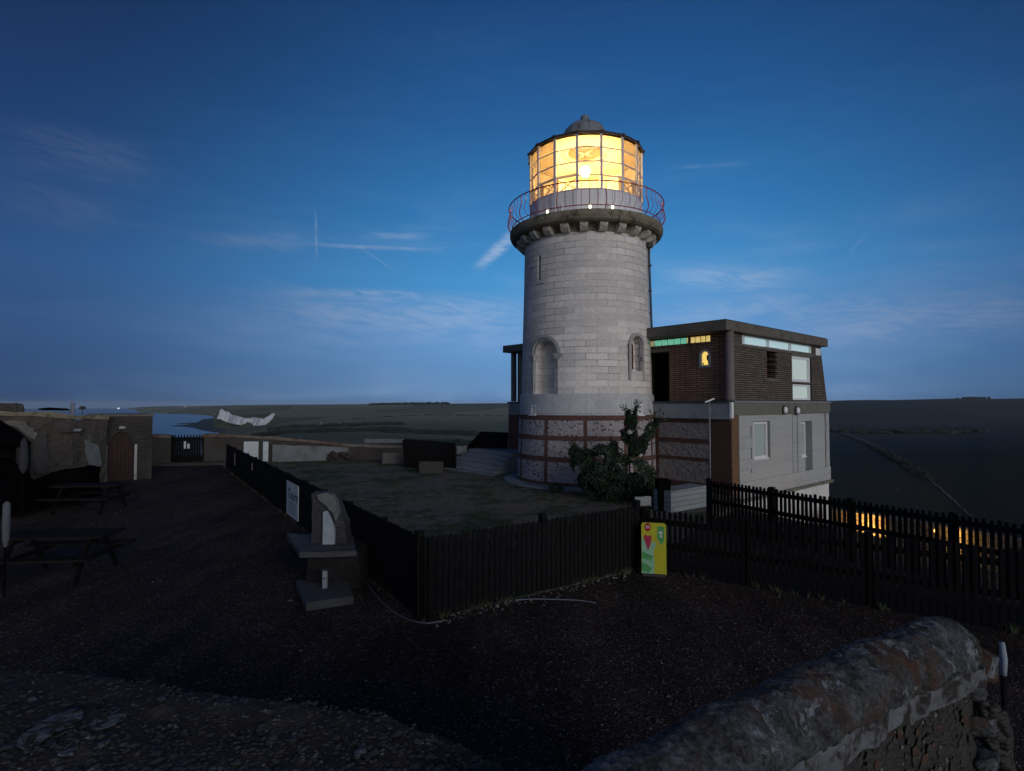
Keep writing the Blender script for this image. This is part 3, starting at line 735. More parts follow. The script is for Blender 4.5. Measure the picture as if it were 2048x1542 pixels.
g0, g1 = RF(1533, 700, TU0)[0], RF(1553, 700, TU0)[0]; gz1, gz0 = RF(1533, 701, TU0)[1], RF(1533, 756, TU0)[1]
b0_, b1_ = RF(1584, 740, TU0)[0], RF(1623, 740, TU0)[0]; bz1, bz0 = RF(1584, 711, TU0)[1], RF(1584, 763, TU0)[1]
lz1, lz0 = RF(1586, 768, TU0)[1], RF(1586, 800, TU0)[1]
hcut(uw, [(st0, st1, -.5, .5, stz0, stz1), (g0, g1, -.5, .6, gz0, gz1), (b0_, b1_, -.5, .6, bz0, bz1), (b0_ + .04, b1_, -.5, .6, max(lz0, ZB1 + .03), lz1)])
# left (side) brick wall with the open doorway
SL = .22
dt0, dt1 = LF(1342, 760, SL)[0], LF(1290, 760, SL)[0]; dzt = LF(1342, 703, SL)[1]
gb = [LF(x, 685, SL)[0] for x in (1424, 1383, 1378, 1297)]; gz = [LF(1400, y, SL)[1] for y in (672, 686)]
gz_a = [LF(1330, y, SL)[1] for y in (680, 692)]
print('side', dt0, dt1, dzt, gb, gz, gz_a)
sw = hb('side_brick_wall', M_brown2, (-.0 + SL - .12, SL - .001, TU0 + .002, TE - .3, ZB1 + .021, ztop))
aw0, aw1 = LF(1399, 720, SL - .12)[0], LF(1422, 720, SL - .12)[0]; az1, az0 = LF(1410, 698, SL - .12)[1], LF(1410, 735, SL - .12)[1]
awc = (aw0 + aw1) / 2; aww = abs(aw0 - aw1)
GZ0, GZ1 = (gz[1] + gz_a[1]) / 2, (gz[0] + gz_a[0]) / 2
hcut(sw, [(-.2, .5, dt0, dt1, ZB1 - .1, dzt), (-.2, .5, gb[0], gb[3], GZ0, GZ1), (-.2, .5, awc - aww / 2 + .07, awc + aww / 2 - .07, az0 + .09, az1 - .09)])
hcut(uw, [(-.2, 1.6, dt0 + .002, dt1, ZB1 + .014, dzt - .002), (0, .40, gb[0] + .002, gb[3], GZ0 + .002, GZ1 - .002), (0, .40, awc - aww / 2 + .04, awc + aww / 2 - .04, az0 + .06, az1 - .06)])
hb('door_leaf', M_void, (.9, .95, dt0 + .003, dt1, ZB1 + .015, dzt - .003))
hb('doorway_lintel', M_fascia, (SL - .16, SL - .121, dt0 - .06, dt1, dzt - .005, dzt + .13))
# glass blocks
def gblock(t0, t1, m):
    hb('glass_block', m, (SL - .10, SL - .03, min(t0, t1) + .028, max(t0, t1) - .028, GZ0 + .02, GZ1 - .02), bevel=.008)
xs = [1424, 1413, 1403, 1392, 1383]
for i in range(4): gblock(LF(xs[i], 685, SL)[0], LF(xs[i + 1], 685, SL)[0], M_gbamber)
xs = [1379, 1376, 1363, 1350, 1337, 1324, 1311, 1298]
for i in range(7): gblock(LF(xs[i], 685, SL)[0], LF(xs[i + 1], 685, SL)[0], M_gbamber if i == 0 else (M_gbgreen if i < 6 else M_gbdim))
hb('block_pier', M_brown2, (SL - .115, SL - .005, LF(1383, 685, SL)[0] + .001, LF(1379, 685, SL)[0] - .001, GZ0 + .001, GZ1 - .001))
# arched lit window : stone surround, pane, ornament
RY = Matrix(((0, 1, 0, 0), (-1, 0, 0, 0), (0, 0, 1, 0), (0, 0, 0, 1)))   # x/z work -> faces -x : x->t(-y)
def side(mb): mb.v = [(y, -x, z) for x, y, z in mb.v]; return mb
q = MB(); ring_prism(q, arch(aww, az1 - az0, 10, -awc, az0), arch(aww - .17, az1 - az0 - .17, 10, -awc, az0 + .085), SL - .16, SL - .04)
aw_ = side(q).build('arched_window', M_column, house); aw_.data.materials.clear(); aw_.data.materials.append(M_lead)
q = MB(); xz_prism(q, arch(aww - .16, az1 - az0 - .16, 10, -awc, az0 + .08), SL - .07, SL - .06); side(q).build('pane', M_yellowpane, aw_)
q = MB()
for k, (x, z, r_) in enumerate(((.10, .30, .07), (.13, .22, .05), (.08, .38, .05), (.12, .15, .04), (-.10, .12, .03))):
    xz_prism(q, [(-awc + x + r_ * math.cos(i * .9), az0 + .02 + z + r_ * 1.2 * math.sin(i * .9)) for i in range(7)], SL - .082 - .001 * k, SL - .072)
side(q).build('leaf_ornament', M_silh, aw_)
# corner column
q = MB(); q.lathe([(.001, ZB1 + .02), (.17, ZB1 + .02), (.16, ZB1 + .15), (.145, ZB1 + .3), (.145, 5.58), (.001, 5.58)], 20, c=(-.02, .02)); q.build('corner_column', M_column, house, smooth=True)
# strip window
sz_ = [st0, RF(1492, 675, TU0)[0], RF(1541, 680, TU0)[0], RF(1585, 690, TU0)[0], st1]
for a_, c_ in zip(sz_[:-1], sz_[1:]):
    w = window('strip_window', a_ + .004, c_ - .004, stz0 + .004, stz1 - .004, TU0 + .10, fw=.035, curtain=M_litblind, pane=M_paneq)
hb('window_ledge', M_fascia, (SU0, st1 + .1, TU0 - .05, TU0 - .001, stz0 - .10, stz0 - .01))
hb('dark_wall_strip', M_soffit, (SU0, SU1t, TU0 - .02, TU0 - .001, stz1 + .02, ztop))  # dark strip on the wall between the strip window and the roof slab
# big window pair
window('window', b0_ + .004, b1_ - .10, bz0 + .004, bz1 - .004, TU0 + .06, fw=.10, curtain=M_litblind2, pane=M_paneq)
window('window', b0_ + .044, b1_ - .10, max(lz0, ZB1 + .03) + .004, lz1 - .004, TU0 + .06, fw=.07, curtain=M_litblind2, pane=M_paneq)
hb('window_lintel', M_band, (b0_ - .02, b1_ + .05, TU0 - .03, TU0 - .001, bz1 + .02, bz1 + .20))
# brick grille opening with toothed edge
hb('opening_back', M_woodred, (g0, g1, .45, .48, gz0, gz1))
hb('opening_lintel', M_fascia, (g0 - .25, g1 + .15, TU0 - .025, TU0 - .001, gz1 - .01, gz1 + .13))
hb('opening_sill', M_fascia, (g0 - .25, g1 + .15, TU0 - .035, TU0 - .001, gz0 - .13, gz0 + .01))
for k in range(9):
    if k % 2 == 0:
        z = gz0 + .05 + k * (gz1 - gz0 - .1) / 9
        hb('tooth_brick', M_brown, (g1 - .16, g1 + .001, TU0 - .004, TU0 + .2, z, z + .09))
hb('alarm_box', M_upvc, (RF(1629, 705, TU0)[0], RF(1637, 705, TU0)[0], TU0 - .10, TU0 - .001, RF(1633, 712, TU0)[1], RF(1633, 697, TU0)[1]), bevel=.03)
for px, py in ((1567, 820), (1592, 821)):
    s_, z_ = RF(px, py, -.08)
    q = MB(); q.v = []
    q.lathe([(.001, 0), (.15, 0), (.15, .06), (.10, .07), (.001, .07)], 16); q.v = [(s_ + x, -.081 - z, z_ + y * 1.25) for x, y, z in q.v]
    bl = q.build('bulkhead_lamp', M_ledge, house)
    q = MB(); q.lathe([(.11, 0.06), (.105, .10), (.08, .13), (.04, .15), (.001, .155)], 16); q.v = [(s_ + x, -.081 - z, z_ + y * 1.25) for x, y, z in q.v]
    q.build('lamp_glass', M_paintw, bl, smooth=True)
# roof slab
rt = []
rf = hb('roof_slab', M_fascia, (-.50, RF(1656, 690, -.12)[0], -.12, 8.3, 5.59, 5.93), bevel=.01)
hb('roof_covering', M_soffit, (-.46, RF(1656, 690, -.12)[0] - .04, -.08, 8.26, 5.931, 5.97), parent=rf)
hb('side_roof_slab', M_fascia, (-.50, 3.0, 8.301, TE + .12, 5.59, 5.93), parent=house)
# far end seen left of the tower
hb('end_post', M_column, (-.05, .15, TE - .18, TE + .02, ZB1 + .03, 5.58))
hb('end_post', M_column, (-.05, .10, TE - .75, TE - .60, ZB1 + .03, 5.58))

# ================================================================ TERRAIN
def interp(tab, x):
    if x <= tab[0][0]: return tab[0][1]
    for (a, ya), (c, yc) in zip(tab[:-1], tab[1:]):
        if x <= c: return ya + (yc - ya) * (x - a) / (c - a)
    return tab[-1][1]
def zy(Rr, y): return EYE - (y - 808) / F * Rr
def zz(*l): return [(math.log(r), z) for r, z in l]
def prof_y(*l):      # (distance, picture height) pairs -> (log distance, z)
    return [(math.log(r), zy(r, y)) for r, y in l]
flat = zz((.5, 0), (36, 0))
SEA = -60.0
STN = [
 (-1500, flat + zz((70, -6), (300, -70), (2000, -80), (9000, -80), (12000, -80))),
 (200, flat + zz((70, -6), (250, -70), (2000, -80), (6000, -80), (9000, -80), (12000, -80))),
 (262, flat + zz((70, -6), (250, -70), (2000, -80), (6000, -80), (7000, -58), (9000, -58), (12000, -80))),
 (285, flat + zz((70, -6), (250, -70), (2000, -80), (3900, -80), (4300, -50)) + prof_y((6500, 814), (9000, 813.5), (12000, 813.5))),
 (340, flat + zz((70, -6), (250, -66), (2000, -80), (3600, -80), (3750, -50)) + prof_y((6500, 812.5), (9000, 812), (12000, 812))),
 (400, flat + zz((70, -6), (250, -64), (800, -66), (2000, -70), (3000, -80), (3500, -50)) + prof_y((6000, 812), (9000, 812), (12000, 812))),
 (430, flat + zz((70, -5), (250, -50), (1200, -59), (2400, -59), (2700, -59), (3300, -52)) + prof_y((5000, 811.5), (9000, 811), (12000, 811))),
 (447, flat + zz((70, -4), (250, -36), (1200, -58), (1500, -58)) + prof_y((1570, 822), (2400, 816)) + prof_y((4000, 811), (9000, 811), (12000, 811))),
 (470, flat + zz((70, -4), (250, -28), (1200, -57), (1500, -56)) + prof_y((1575, 833), (2400, 822)) + prof_y((3500, 810), (9000, 810), (12000, 811))),
 (540, flat + prof_y((60, 894), (150, 884), (300, 874), (600, 866), (1100, 858), (1500, 847), (1570, 828), (2300, 821), (3200, 809), (9000, 811), (12000, 811))),
 (565, flat + prof_y((60, 893), (150, 882), (300, 872), (600, 862), (1100, 853), (1700, 838), (2300, 822), (3200, 809), (9000, 811), (12000, 811))),
 (750, flat + prof_y((60, 893), (120, 888), (300, 874), (600, 862), (1000, 851), (1600, 836), (2300, 820), (3200, 808), (9000, 811), (12000, 811))),
 (1000, flat + prof_y((60, 896), (120, 893), (300, 880), (600, 866), (1000, 852), (1600, 835), (2300, 818), (3000, 806), (9000, 811), (12000, 811))),
 (1350, flat + zz((60, -4), (120, -10)) + prof_y((300, 890), (800, 850), (1600, 828), (2800, 802), (9000, 811), (12000, 811))),
 (1660, zz((.5, 0), (15, 0), (21, -1.7), (26, -2.6), (34, -3.2), (60, -7.5), (150, -16)) + prof_y((300, 905), (600, 880), (1000, 868), (2000, 833), (3000, 801), (9000, 811), (12000, 811))),
 (1900, zz((.5, 0), (11, 0), (16, -1.2), (26, -4.0), (60, -13), (150, -26)) + prof_y((300, 900), (600, 878), (1000, 868), (2000, 830), (3000, 797), (9000, 811), (12000, 811))),
 (2100, zz((.5, 0), (9, 0), (16, -2.0), (26, -5.5), (60, -16), (150, -30)) + prof_y((300, 900), (600, 878), (1000, 866), (2000, 828), (3000, 796.5), (9000, 811), (12000, 811))),
 (2700, zz((.5, 0), (9, 0), (26, -5), (60, -15), (150, -30)) + prof_y((300, 900), (600, 878), (1000, 866), (2000, 828), (3000, 801), (9000, 811), (12000, 811))),
 (6000, zz((.5, 0), (20, 0), (60, -4), (300, -30), (3000, -40), (12000, -80))),
]
from mathutils import noise as NZ
def terr(px, Rr):
    l = math.log(max(Rr, .5))
    if px <= STN[0][0]: z = interp(STN[0][1], l)
    elif px >= STN[-1][0]: z = interp(STN[-1][1], l)
    else:
        for (a, ta), (c, tc_) in zip(STN[:-1], STN[1:]):
            if px <= c:
                t = (px - a) / (c - a); z = interp(ta, l) * (1 - t) + interp(tc_, l) * t; break
    return z
angs = []
a = -180.0
while a < 180:
    angs.append(a)
    a += .22 if -43 < a < 43 else (1.0 if abs(a) < 60 else 6.0)
rads = [0.0] + [0.8 * 1.0] ; r_ = .8
while r_ < 11500: r_ *= 1.075; rads.append(r_)
rads = sorted(rads + [1440 + 12 * i for i in range(18)])
tv = []; tf = []
def hgt(ad, Rr):
    ph = R(ad)
    if abs(ad) < 78: px = 1024 + F * math.tan(ph)
    else: px = 6000 if ad > 0 else -1500
    Yd = Rr * math.cos(ph) if abs(ad) < 60 else Rr * .5
    z = terr(px, max(Yd, .5))
    if abs(ad) > 100: z = min(z, -max(0, Rr - 60) * .1); z = max(z, -80)
    if Rr > 45:
        x, y = Rr * math.sin(ph), Rr * math.cos(ph)
        amp = min(3.0, Rr * .0035)
        z += amp * (NZ.fractal(Vector((x, y, 0)) / max(25, Rr * .16), 1.0, 2.0, 4)) * (1 if Rr < 2200 else .4)
    return z
for i, ad in enumerate(angs):
    for Rr in rads:
        tv.append((Rr * math.sin(R(ad)), Rr * math.cos(R(ad)), hgt(ad, Rr)))
nr = len(rads); na_ = len(angs)
for i in range(na_):
    i2 = (i + 1) % na_
    for j in range(nr - 1):
        tf.append((i * nr + j, i * nr + j + 1, i2 * nr + j + 1, i2 * nr + j))
me = bpy.data.meshes.new('ground'); me.from_pydata(tv, [], tf)
ground = bpy.data.objects.new('ground', me); COL.objects.link(ground); tag(ground, kind='structure')
me.polygons.foreach_set('use_smooth', [True] * len(me.polygons))
bm = bmesh.new(); bm.from_mesh(me); bmesh.ops.remove_doubles(bm, verts=bm.verts, dist=.0005); bm.to_mesh(me); bm.free()
# ground material : gravel yard near, downland turf beyond, bare chalk where steep
def ground_mat():
    m, q, pr, out = base('gravel_and_downland'); v = coords(q)
    g = q.n('ShaderNodeNewGeometry'); sp = q.n('ShaderNodeSeparateXYZ'); q.inp(sp, 0, v)
    vd = q.n('ShaderNodeVectorMath', operation='LENGTH'); q.inp(vd, 0, v); dist = vd.outputs['Value']
    # gravel
    vo = q.n('ShaderNodeTexVoronoi'); q.inp(vo, 'Vector', v); vo.inputs['Scale'].default_value = 45
    sc = q.n('ShaderNodeSeparateColor'); q.inp(sc, 0, vo.outputs['Color'])
    gr = q.mix(sc.outputs[0], (.027, .017, .013, 1), (.070, .047, .038, 1))
    gr = q.mix(q.mr(sc.outputs[1], .90, .97), gr, (.19, .16, .145, 1))
    gr = q.mix(q.mr(q.noise(v, .55, 5, .6, .4), .40, .68), gr, q.mix(.6, gr, (.45, .36, .34, 1), 'MULTIPLY'))
    gr = q.mix(q.mr(q.noise(v, 1.6, 4, .6), .55, .75), gr, q.mix(.5, gr, (1.6, 1.55, 1.5, 1), 'MULTIPLY'))
    wv = q.n('ShaderNodeMapping'); q.inp(wv, 0, v); wv.inputs['Rotation'].default_value = (0, 0, .42); wv.inputs['Scale'].default_value = (1.0, .16, 1)
    gr = q.mix(q.mr(q.noise(wv.outputs[0], 1.3, 5, .6, .6), .44, .62, 0, .75), gr, q.mix(1.0, gr, (.42, .42, .46, 1), 'MULTIPLY'))
    gr = q.mix(q.mr(q.noise(v, .9, 6, .7, 1.0), .60, .70, 0, .8), gr, q.mix(1.0, gr, (1.9, 1.75, 1.65, 1), 'MULTIPLY'))
    # turf
    t = q.mix(q.mr(q.noise(v, .012, 6, .62, .5), .35, .65), (.115, .135, .095, 1), (.155, .170, .12, 1))
    t = q.mix(q.mr(q.noise(v, .0035, 4, .5, .8), .45, .62), t, (.18, .20, .15, 1))
    t = q.mix(q.mr(q.noise(v, .25, 6, .7), .35, .7), t, q.mix(.6, t, (.6, .62, .55, 1), 'MULTIPLY'))
    t = q.mix(q.mr(q.noise(v, 5, 6, .7), .3, .75), t, q.mix(.6, t, (.5, .5, .45, 1), 'MULTIPLY'))
    # distant mosaic of fields
    fm = q.n('ShaderNodeMapping'); q.inp(fm, 0, v); fm.inputs['Scale'].default_value = (.0022, .0012, .001); fm.inputs['Rotation'].default_value = (0, 0, .5)
    fv = q.n('ShaderNodeTexVoronoi'); q.inp(fv, 'Vector', fm.outputs[0]); fv.inputs['Scale'].default_value = 1.0
    fs = q.n('ShaderNodeSeparateColor'); q.inp(fs, 0, fv.outputs['Color'])
    fc = q.ramp(fs.outputs[0], [(0, (.15, .18, .13)), (.35, (.22, .245, .18)), (.6, (.10, .12, .09)), (.8, (.27, .27, .21))], 'CONSTANT')
    t = q.mix(q.mr(dist, 900, 1500, 0, .75), t, fc)
    # turf colour multiplied darker on the slopes to the east
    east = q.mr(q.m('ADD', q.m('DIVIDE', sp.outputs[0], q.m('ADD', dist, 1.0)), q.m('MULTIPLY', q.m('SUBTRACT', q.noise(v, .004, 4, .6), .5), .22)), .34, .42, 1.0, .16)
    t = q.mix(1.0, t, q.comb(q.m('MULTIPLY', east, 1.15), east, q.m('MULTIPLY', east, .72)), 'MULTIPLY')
    col = q.mix(q.mr(q.m('ADD', dist, q.m('MULTIPLY', q.noise(v, .3, 4), 8.0)), 40, 44), gr, t)
    nz = q.n('ShaderNodeSeparateXYZ'); q.inp(nz, 0, g.outputs['Normal'])
    q.inp(pr, 'Base Color', col); pr.inputs['Roughness'].default_value = .9; pr.inputs['Specular IOR Level'].default_value = .12
    bp = q.n('ShaderNodeBump'); bp.inputs['Strength'].default_value = .8; bp.inputs['Distance'].default_value = .02
    q.inp(bp, 'Height', q.m('ADD', q.m('MULTIPLY', vo.outputs['Distance'], -1), q.noise(v, 6, 4)))
    m.node_tree.links.new(bp.outputs[0], pr.inputs['Normal'])
    return m
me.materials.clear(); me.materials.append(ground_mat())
# sea
m, q, pr, out = base('sea_water'); pr.inputs['Base Color'].default_value = (.02, .04, .07, 1); pr.inputs['Roughness'].default_value = .22
bp = q.n('ShaderNodeBump'); bp.inputs['Strength'].default_value = .5; bp.inputs['Distance'].default_value = .6; q.inp(bp, 'Height', q.noise(coords(q), .06, 5, .6)); m.node_tree.links.new(bp.outputs[0], pr.inputs['Normal'])
q = MB(); n = 96; q.v = [(10400 * math.sin(i * 2 * math.pi / n), 10400 * math.cos(i * 2 * math.pi / n), SEA) for i in range(n)]; q.f = [tuple(reversed(range(n)))]
o = q.build('sea', m, None); tag(o, kind='structure')
# chalk cliffs : a real wall of chalk 1.5 km off, ragged top, set into the downs
M_chalk = mat('chalk', (.60, .62, .66), (.50, .52, .56), .03, .9, .2, .3, c3=(.50, .52, .52), s3=.02, t3=(.58, .75), dist=1.0)
top = [(434, 819), (439, 818), (443, 822), (452, 824), (458, 830), (466, 831), (476, 834), (486, 837), (494, 836), (503, 835), (513, 836), (522, 838), (530, 833), (536, 829), (541, 826), (545, 828)]
bot = [(434, 838), (440, 838), (450, 843), (462, 847), (480, 850), (500, 851), (515, 853), (525, 855), (532, 850), (540, 842), (545, 838)]
q = MB(); n = 90; rows = 9
for i in range(n + 1):
    px = 434 + 111 * i / n; yt, yb = interp(top, px), interp(bot, px)
    D = 1500 + 18 * math.sin(i * .16) + 8 * NZ.noise(Vector((i * .35, 0, 0)))
    for j in range(rows + 1):
        t = j / rows; y = yb + (yt - yb) * t + (NZ.noise(Vector((i * .6, 5, 0))) * .9 if j == rows else 0)
        p = P(px, y, D); p.y += t * 16 + NZ.noise(Vector((i * .16, j * .3, 2))) * 3; q.v.append(tuple(p))
    p = P(px, yt + .8, D + 70); q.v.append(tuple(p))
w = rows + 2
for i in range(n):
    for j in range(w - 1): q.f.append((i * w + j, (i + 1) * w + j, (i + 1) * w + j + 1, i * w + j + 1))
o = q.build('chalk_cliff', M_chalk, None, fix=False, smooth=True)
for p in o.data.polygons: pass
o.data.materials.append(mat('cliff_turf', (.055, .065, .045), None, .05, .9, 0))
for k, p in enumerate(o.data.polygons): p.material_index = 1 if k % (w - 1) == w - 2 else 0
tag(o, kind='structure')
# reef and dark foreshore in the bay
def slab(name, pts, z, th_, m, amp=0, kind='structure'):
    n = len(pts); q = MB(); q.prism([(p.x, p.y) for p in pts], z - th_, z)
    o = q.build(name, m, None); tag(o, kind=kind); return o
M_reef = mat('dark_reef', (.030, .034, .040), None, .02, .8, .3)
def gz(pts, z): return [G(x, y, z) for x, y in pts]
slab('foreshore', gz([(342, 851), (356, 850), (372, 849.2), (380, 847.5), (396, 844), (405, 838.5), (425, 836.5), (440, 838), (470, 849), (520, 853), (540, 856), (520, 864), (470, 865), (430, 864), (405, 860), (385, 854.5), (370, 852.5), (352, 852)], SEA + .8), SEA + .8, 3, M_reef)
slab('reef', gz([(352, 846.8), (372, 845.6), (392, 844.8), (396, 846), (378, 846.8), (362, 847.6)], SEA + .6), SEA + .6, 3, M_reef)
M_farbeach = mat('far_beach', (.20, .17, .17), None, .01, .9, 0)
# distant skyline wood
def clumps(name, pts, m, hgt_, n, rad, kind='stuff', seed=1):
    random.seed(seed); q = MB()
    for i in range(n):
        t = random.random() * (len(pts) - 1); k = int(t); p = pts[k].lerp(pts[min(k + 1, len(pts) - 1)], t - k)
        r_ = rad * random.uniform(.6, 1.3); h = hgt_ * random.uniform(.55, 1.1)
        c = p + Vector((random.uniform(-1, 1) * rad, random.uniform(-1, 1) * rad * 2.5, 0))
        k0 = len(q.v); nn = 7
        for jz, (rr, zzz) in enumerate(((.75, -.3), (1, .3), (.8, .7), (.35, .95))):
            for j in range(nn):
                a_ = j * 2 * math.pi / nn + jz * .4; s_ = random.uniform(.75, 1.2)
                q.v.append((c.x + r_ * rr * s_ * math.cos(a_), c.y + r_ * rr * s_ * math.sin(a_), c.z + h * zzz * random.uniform(.9, 1.1)))
        for jz in range(3):
            for j in range(nn): q.f.append((k0 + jz * nn + j, k0 + jz * nn + (j + 1) % nn, k0 + (jz + 1) * nn + (j + 1) % nn, k0 + (jz + 1) * nn + j))
        q.f.append(tuple(k0 + 3 * nn + j for j in range(nn)))
    o = q.build(name, m, None, fix=False); tag(o, kind=kind); return o
M_wood = mat('distant_foliage', (.028, .034, .026), (.018, .022, .018), .1, .95, 0)
M_scrub = mat('scrub_foliage', (.030, .042, .022), (.016, .022, .014), .4, .95, .3)
def onT(px, Y, dz=0): p = P(px, 808, Y); ph = math.atan((px - 1024) / F); p.z = hgt(math.degrees(ph), Y / math.cos(ph)) + dz; return p
clumps('skyline_wood', [onT(x, 2950) for x in range(742, 905, 12)], M_wood, 11, 170, 9, seed=2)
clumps('skyline_copse', [onT(x, 2960) for x in range(1925, 1985, 12)], M_wood, 10, 40, 12, seed=3)
clumps('valley_scrub', [onT(x, 1000) for x in range(560, 680, 10)] + [onT(x, 950) for x in range(690, 810, 10)], M_scrub, 5, 220, 9, seed=4)
clumps('valley_scrub', [onT(x, 560) for x in range(470, 800, 14)] + [onT(x, 480) for x in range(800, 960, 14)], M_scrub, 3, 300, 9, seed=5)
clumps('hillside_scrub', [onT(x, 150) for x in range(800, 1010, 8)] , M_scrub, 1.4, 160, 2.6, seed=6)
clumps('valley_scrub', [onT(x, 1050) for x in range(1660, 1960, 12)], M_wood, 7, 160, 12, seed=8)
# field boundary lines on the far hill
for k, pts in enumerate(([(600, 2500), (760, 2200), (900, 2500)], [(700, 1500), (860, 1750), (1010, 1700)])):
    pp = []
    for (xa, ya), (xb, yb) in zip(pts[:-1], pts[1:]):
        pp += [onT(xa + (xb - xa) * t / 12, ya + (yb - ya) * t / 12) for t in range(13)]
    clumps('field_hedge', pp, M_wood, 2.2, 120, 3.5, seed=10 + k)
# track verge running down the near slope on the right
def strip(name, pts, w, m, lift=.05):
    q = MB()
    for i, (px, Y) in enumerate(pts):
        c = onT(px, Y, lift); d = onT(pts[min(i + 1, len(pts) - 1)][0], pts[min(i + 1, len(pts) - 1)][1]) - onT(pts[max(i - 1, 0)][0], pts[max(i - 1, 0)][1])
        s_ = Vector((-d.y, d.x, 0)).normalized() * w / 2
        q.v += [tuple(c + s_), tuple(c - s_)]
    for i in range(len(pts) - 1): q.f.append((2 * i, 2 * i + 1, 2 * i + 3, 2 * i + 2))
    o = q.build(name, m, None); tag(o, kind='structure'); return o
M_track = mat('worn_track', (.075, .072, .062), (.055, .055, .045), .4, .9, .3)
def onpix(px, py):
    l = 20.0
    while l < 4000:
        p = onT(px, l)
        if 808 - (p.z - EYE) / l * F <= py: break
        l *= 1.02
    return l
tp = [(px, py) for px, py in ((1668, 862), (1700, 872), (1740, 888), (1780, 908), (1820, 934), (1860, 964), (1895, 996), (1930, 1030), (1965, 1062))]
tt = []
for (xa, ya), (xb, yb) in zip(tp[:-1], tp[1:]):
    for k in range(8): x_, y_ = xa + (xb - xa) * k / 8, ya + (yb - ya) * k / 8; tt.append((x_, onpix(x_, y_)))
q = MB()
for i, (px, Y) in enumerate(tt):
    for dx_ in (-.0028, -.001, .001, .0028):
        p = onT(px + dx_ * F + 3 * NZ.noise(Vector((i * .4, dx_ * 90, 0))), Y, Y * .0012); q.v.append(tuple(p))
for i in range(len(tt) - 1):
    for j in range(3): q.f.append((i * 4 + j, i * 4 + j + 1, i * 4 + j + 5, i * 4 + j + 4))
M_track = mat('rough_verge', (.085, .085, .08), (.05, .05, .045), .6, .95, .3)
o = q.build('track', M_track, None, fix=False); tag(o, kind='structure')
clumps('track_hedge', [onT(px - 9, Y) for px, Y in tt[:40]], M_wood, 1.0, 420, 1.3, seed=21)
# farm and village houses far off
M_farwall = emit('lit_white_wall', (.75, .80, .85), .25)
M_farroof = mat('slate', (.05, .05, .055), None, 1, .8, 0)
def far_house(px, Y, w, h, label, lit=0):
    p = onT(px, Y); t = thing('farmhouse', p, label, 'house', group=None)
    q = MB(); q.box((0, 0, h / 2 - .5), (w, w * .6, h + 1)); q.build('wall', M_paintw if not lit else M_farwall, t)
    q = MB(); q.prism([(-w * .33, 0), (w * .33, 0), (0, h * .5)], -w * .53, w * .53, Matrix.Translation((0, 0, h + .003)) @ Matrix.Rotation(R(90), 4, 'X') @ Matrix.Rotation(R(90), 4, 'Y') @ Matrix.Identity(4))
    q.v = []; q.f = []
    a_, b_ = w * .53, w * .34
    q.add([(-a_, -b_, h + .003), (a_, -b_, h + .003), (a_, b_, h + .003), (-a_, b_, h + .003), (-a_, 0, h * 1.5), (a_, 0, h * 1.5)], [(0, 1, 5, 4), (2, 3, 4, 5), (0, 4, 3), (1, 2, 5), (0, 3, 2, 1)])
    q.build('roof', M_farroof, t)
    q = MB(); q.box((w * .3, 0, h * 1.5), (w * .08, w * .08, h * .4)); q.build('chimney', M_farwall if lit else M_farroof, t)
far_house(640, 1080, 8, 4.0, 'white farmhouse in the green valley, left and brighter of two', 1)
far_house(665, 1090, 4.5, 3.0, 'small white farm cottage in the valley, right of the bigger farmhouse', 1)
far_house(625, 1090, 7, 2.4, 'low pale farm shed at the left end of the valley farm')
far_house(1762, 1020, 7, 3, 'tiny pale farmhouse alone in the dark valley right of the brick house')
M_far = emit('far_lights', (1, .95, .85), 2.5)
for px, y, D, lb in ((371, 814.5, 5600, 'bright distant light on the headland across the bay'), (237, 816.5, 7500, 'fainter distant light on the sea horizon above the ruined wall')):
    p = P(px, y, D); t = thing('village_light', (p.x, p.y, SEA), lb, 'village_light')  # far village lights, each drawn as one glowing box on a mast
    q = MB(); q.lathe([(.001, 0), (4, 0), (3, p.z - SEA - 3), (.001, p.z - SEA - 3)], 10); q.build('mast', M_farroof, t)
    q = MB(); q.box((0, 0, p.z - SEA), (22, 10, 6)); q.build('lamp', M_far, t, bevel=1)

# ================================================================ YARD
# lawn inside the fence
def lawn_mat():
    m, q, pr, out = base('patchy_lawn'); v = coords(q)
    n1 = q.noise(v, .55, 5, .6, .5); n2 = q.noise(v, 3.0, 6, .7); n3 = q.noise(v, 30, 4, .7)
    gc = q.mix(q.mr(n3, .3, .7), (.034, .052, .026, 1), (.070, .095, .048, 1))
    dc = q.mix(q.mr(n3, .35, .7), (.13, .105, .088, 1), (.22, .185, .16, 1))
    k = q.mr(q.m('ADD', n1, q.m('MULTIPLY', q.m('SUBTRACT', n2, .5), .8)), .41, .53)
    col = q.mix(k, gc, dc)
    col = q.mix(q.mr(q.noise(v, 16, 3, .6), .70, .76), col, (.24, .22, .20, 1))
    q.inp(pr, 'Base Color', col); pr.inputs['Roughness'].default_value = .95; pr.inputs['Specular IOR Level'].default_value = .1
    bp = q.n('ShaderNodeBump'); bp.inputs['Strength'].default_value = 1; bp.inputs['Distance'].default_value = .04; q.inp(bp, 'Height', q.m('ADD', n2, n3)); m.node_tree.links.new(bp.outputs[0], pr.inputs['Normal'])
    return m
A = G(845, 1243); B = G(452, 938); Cc = G(1283, 1137)
D3 = Vector((CX - 1.0, CY - 3.0, 0))
E1, E2 = G(1477, 1165), None
dirF3 = (G(1713, 1211) - Cc).normalized()
q = MB(); n = 60
poly = [A, Cc, Vector((4.6, 14.3, 0)), Vector((7.4, 18.6, 0)), Vector((5.5, 23, 0)), Vector((1.5, 27.0, 0)), Vector((-1, 34.0, 0)), Vector((-15.5, 30.3, 0)), B]
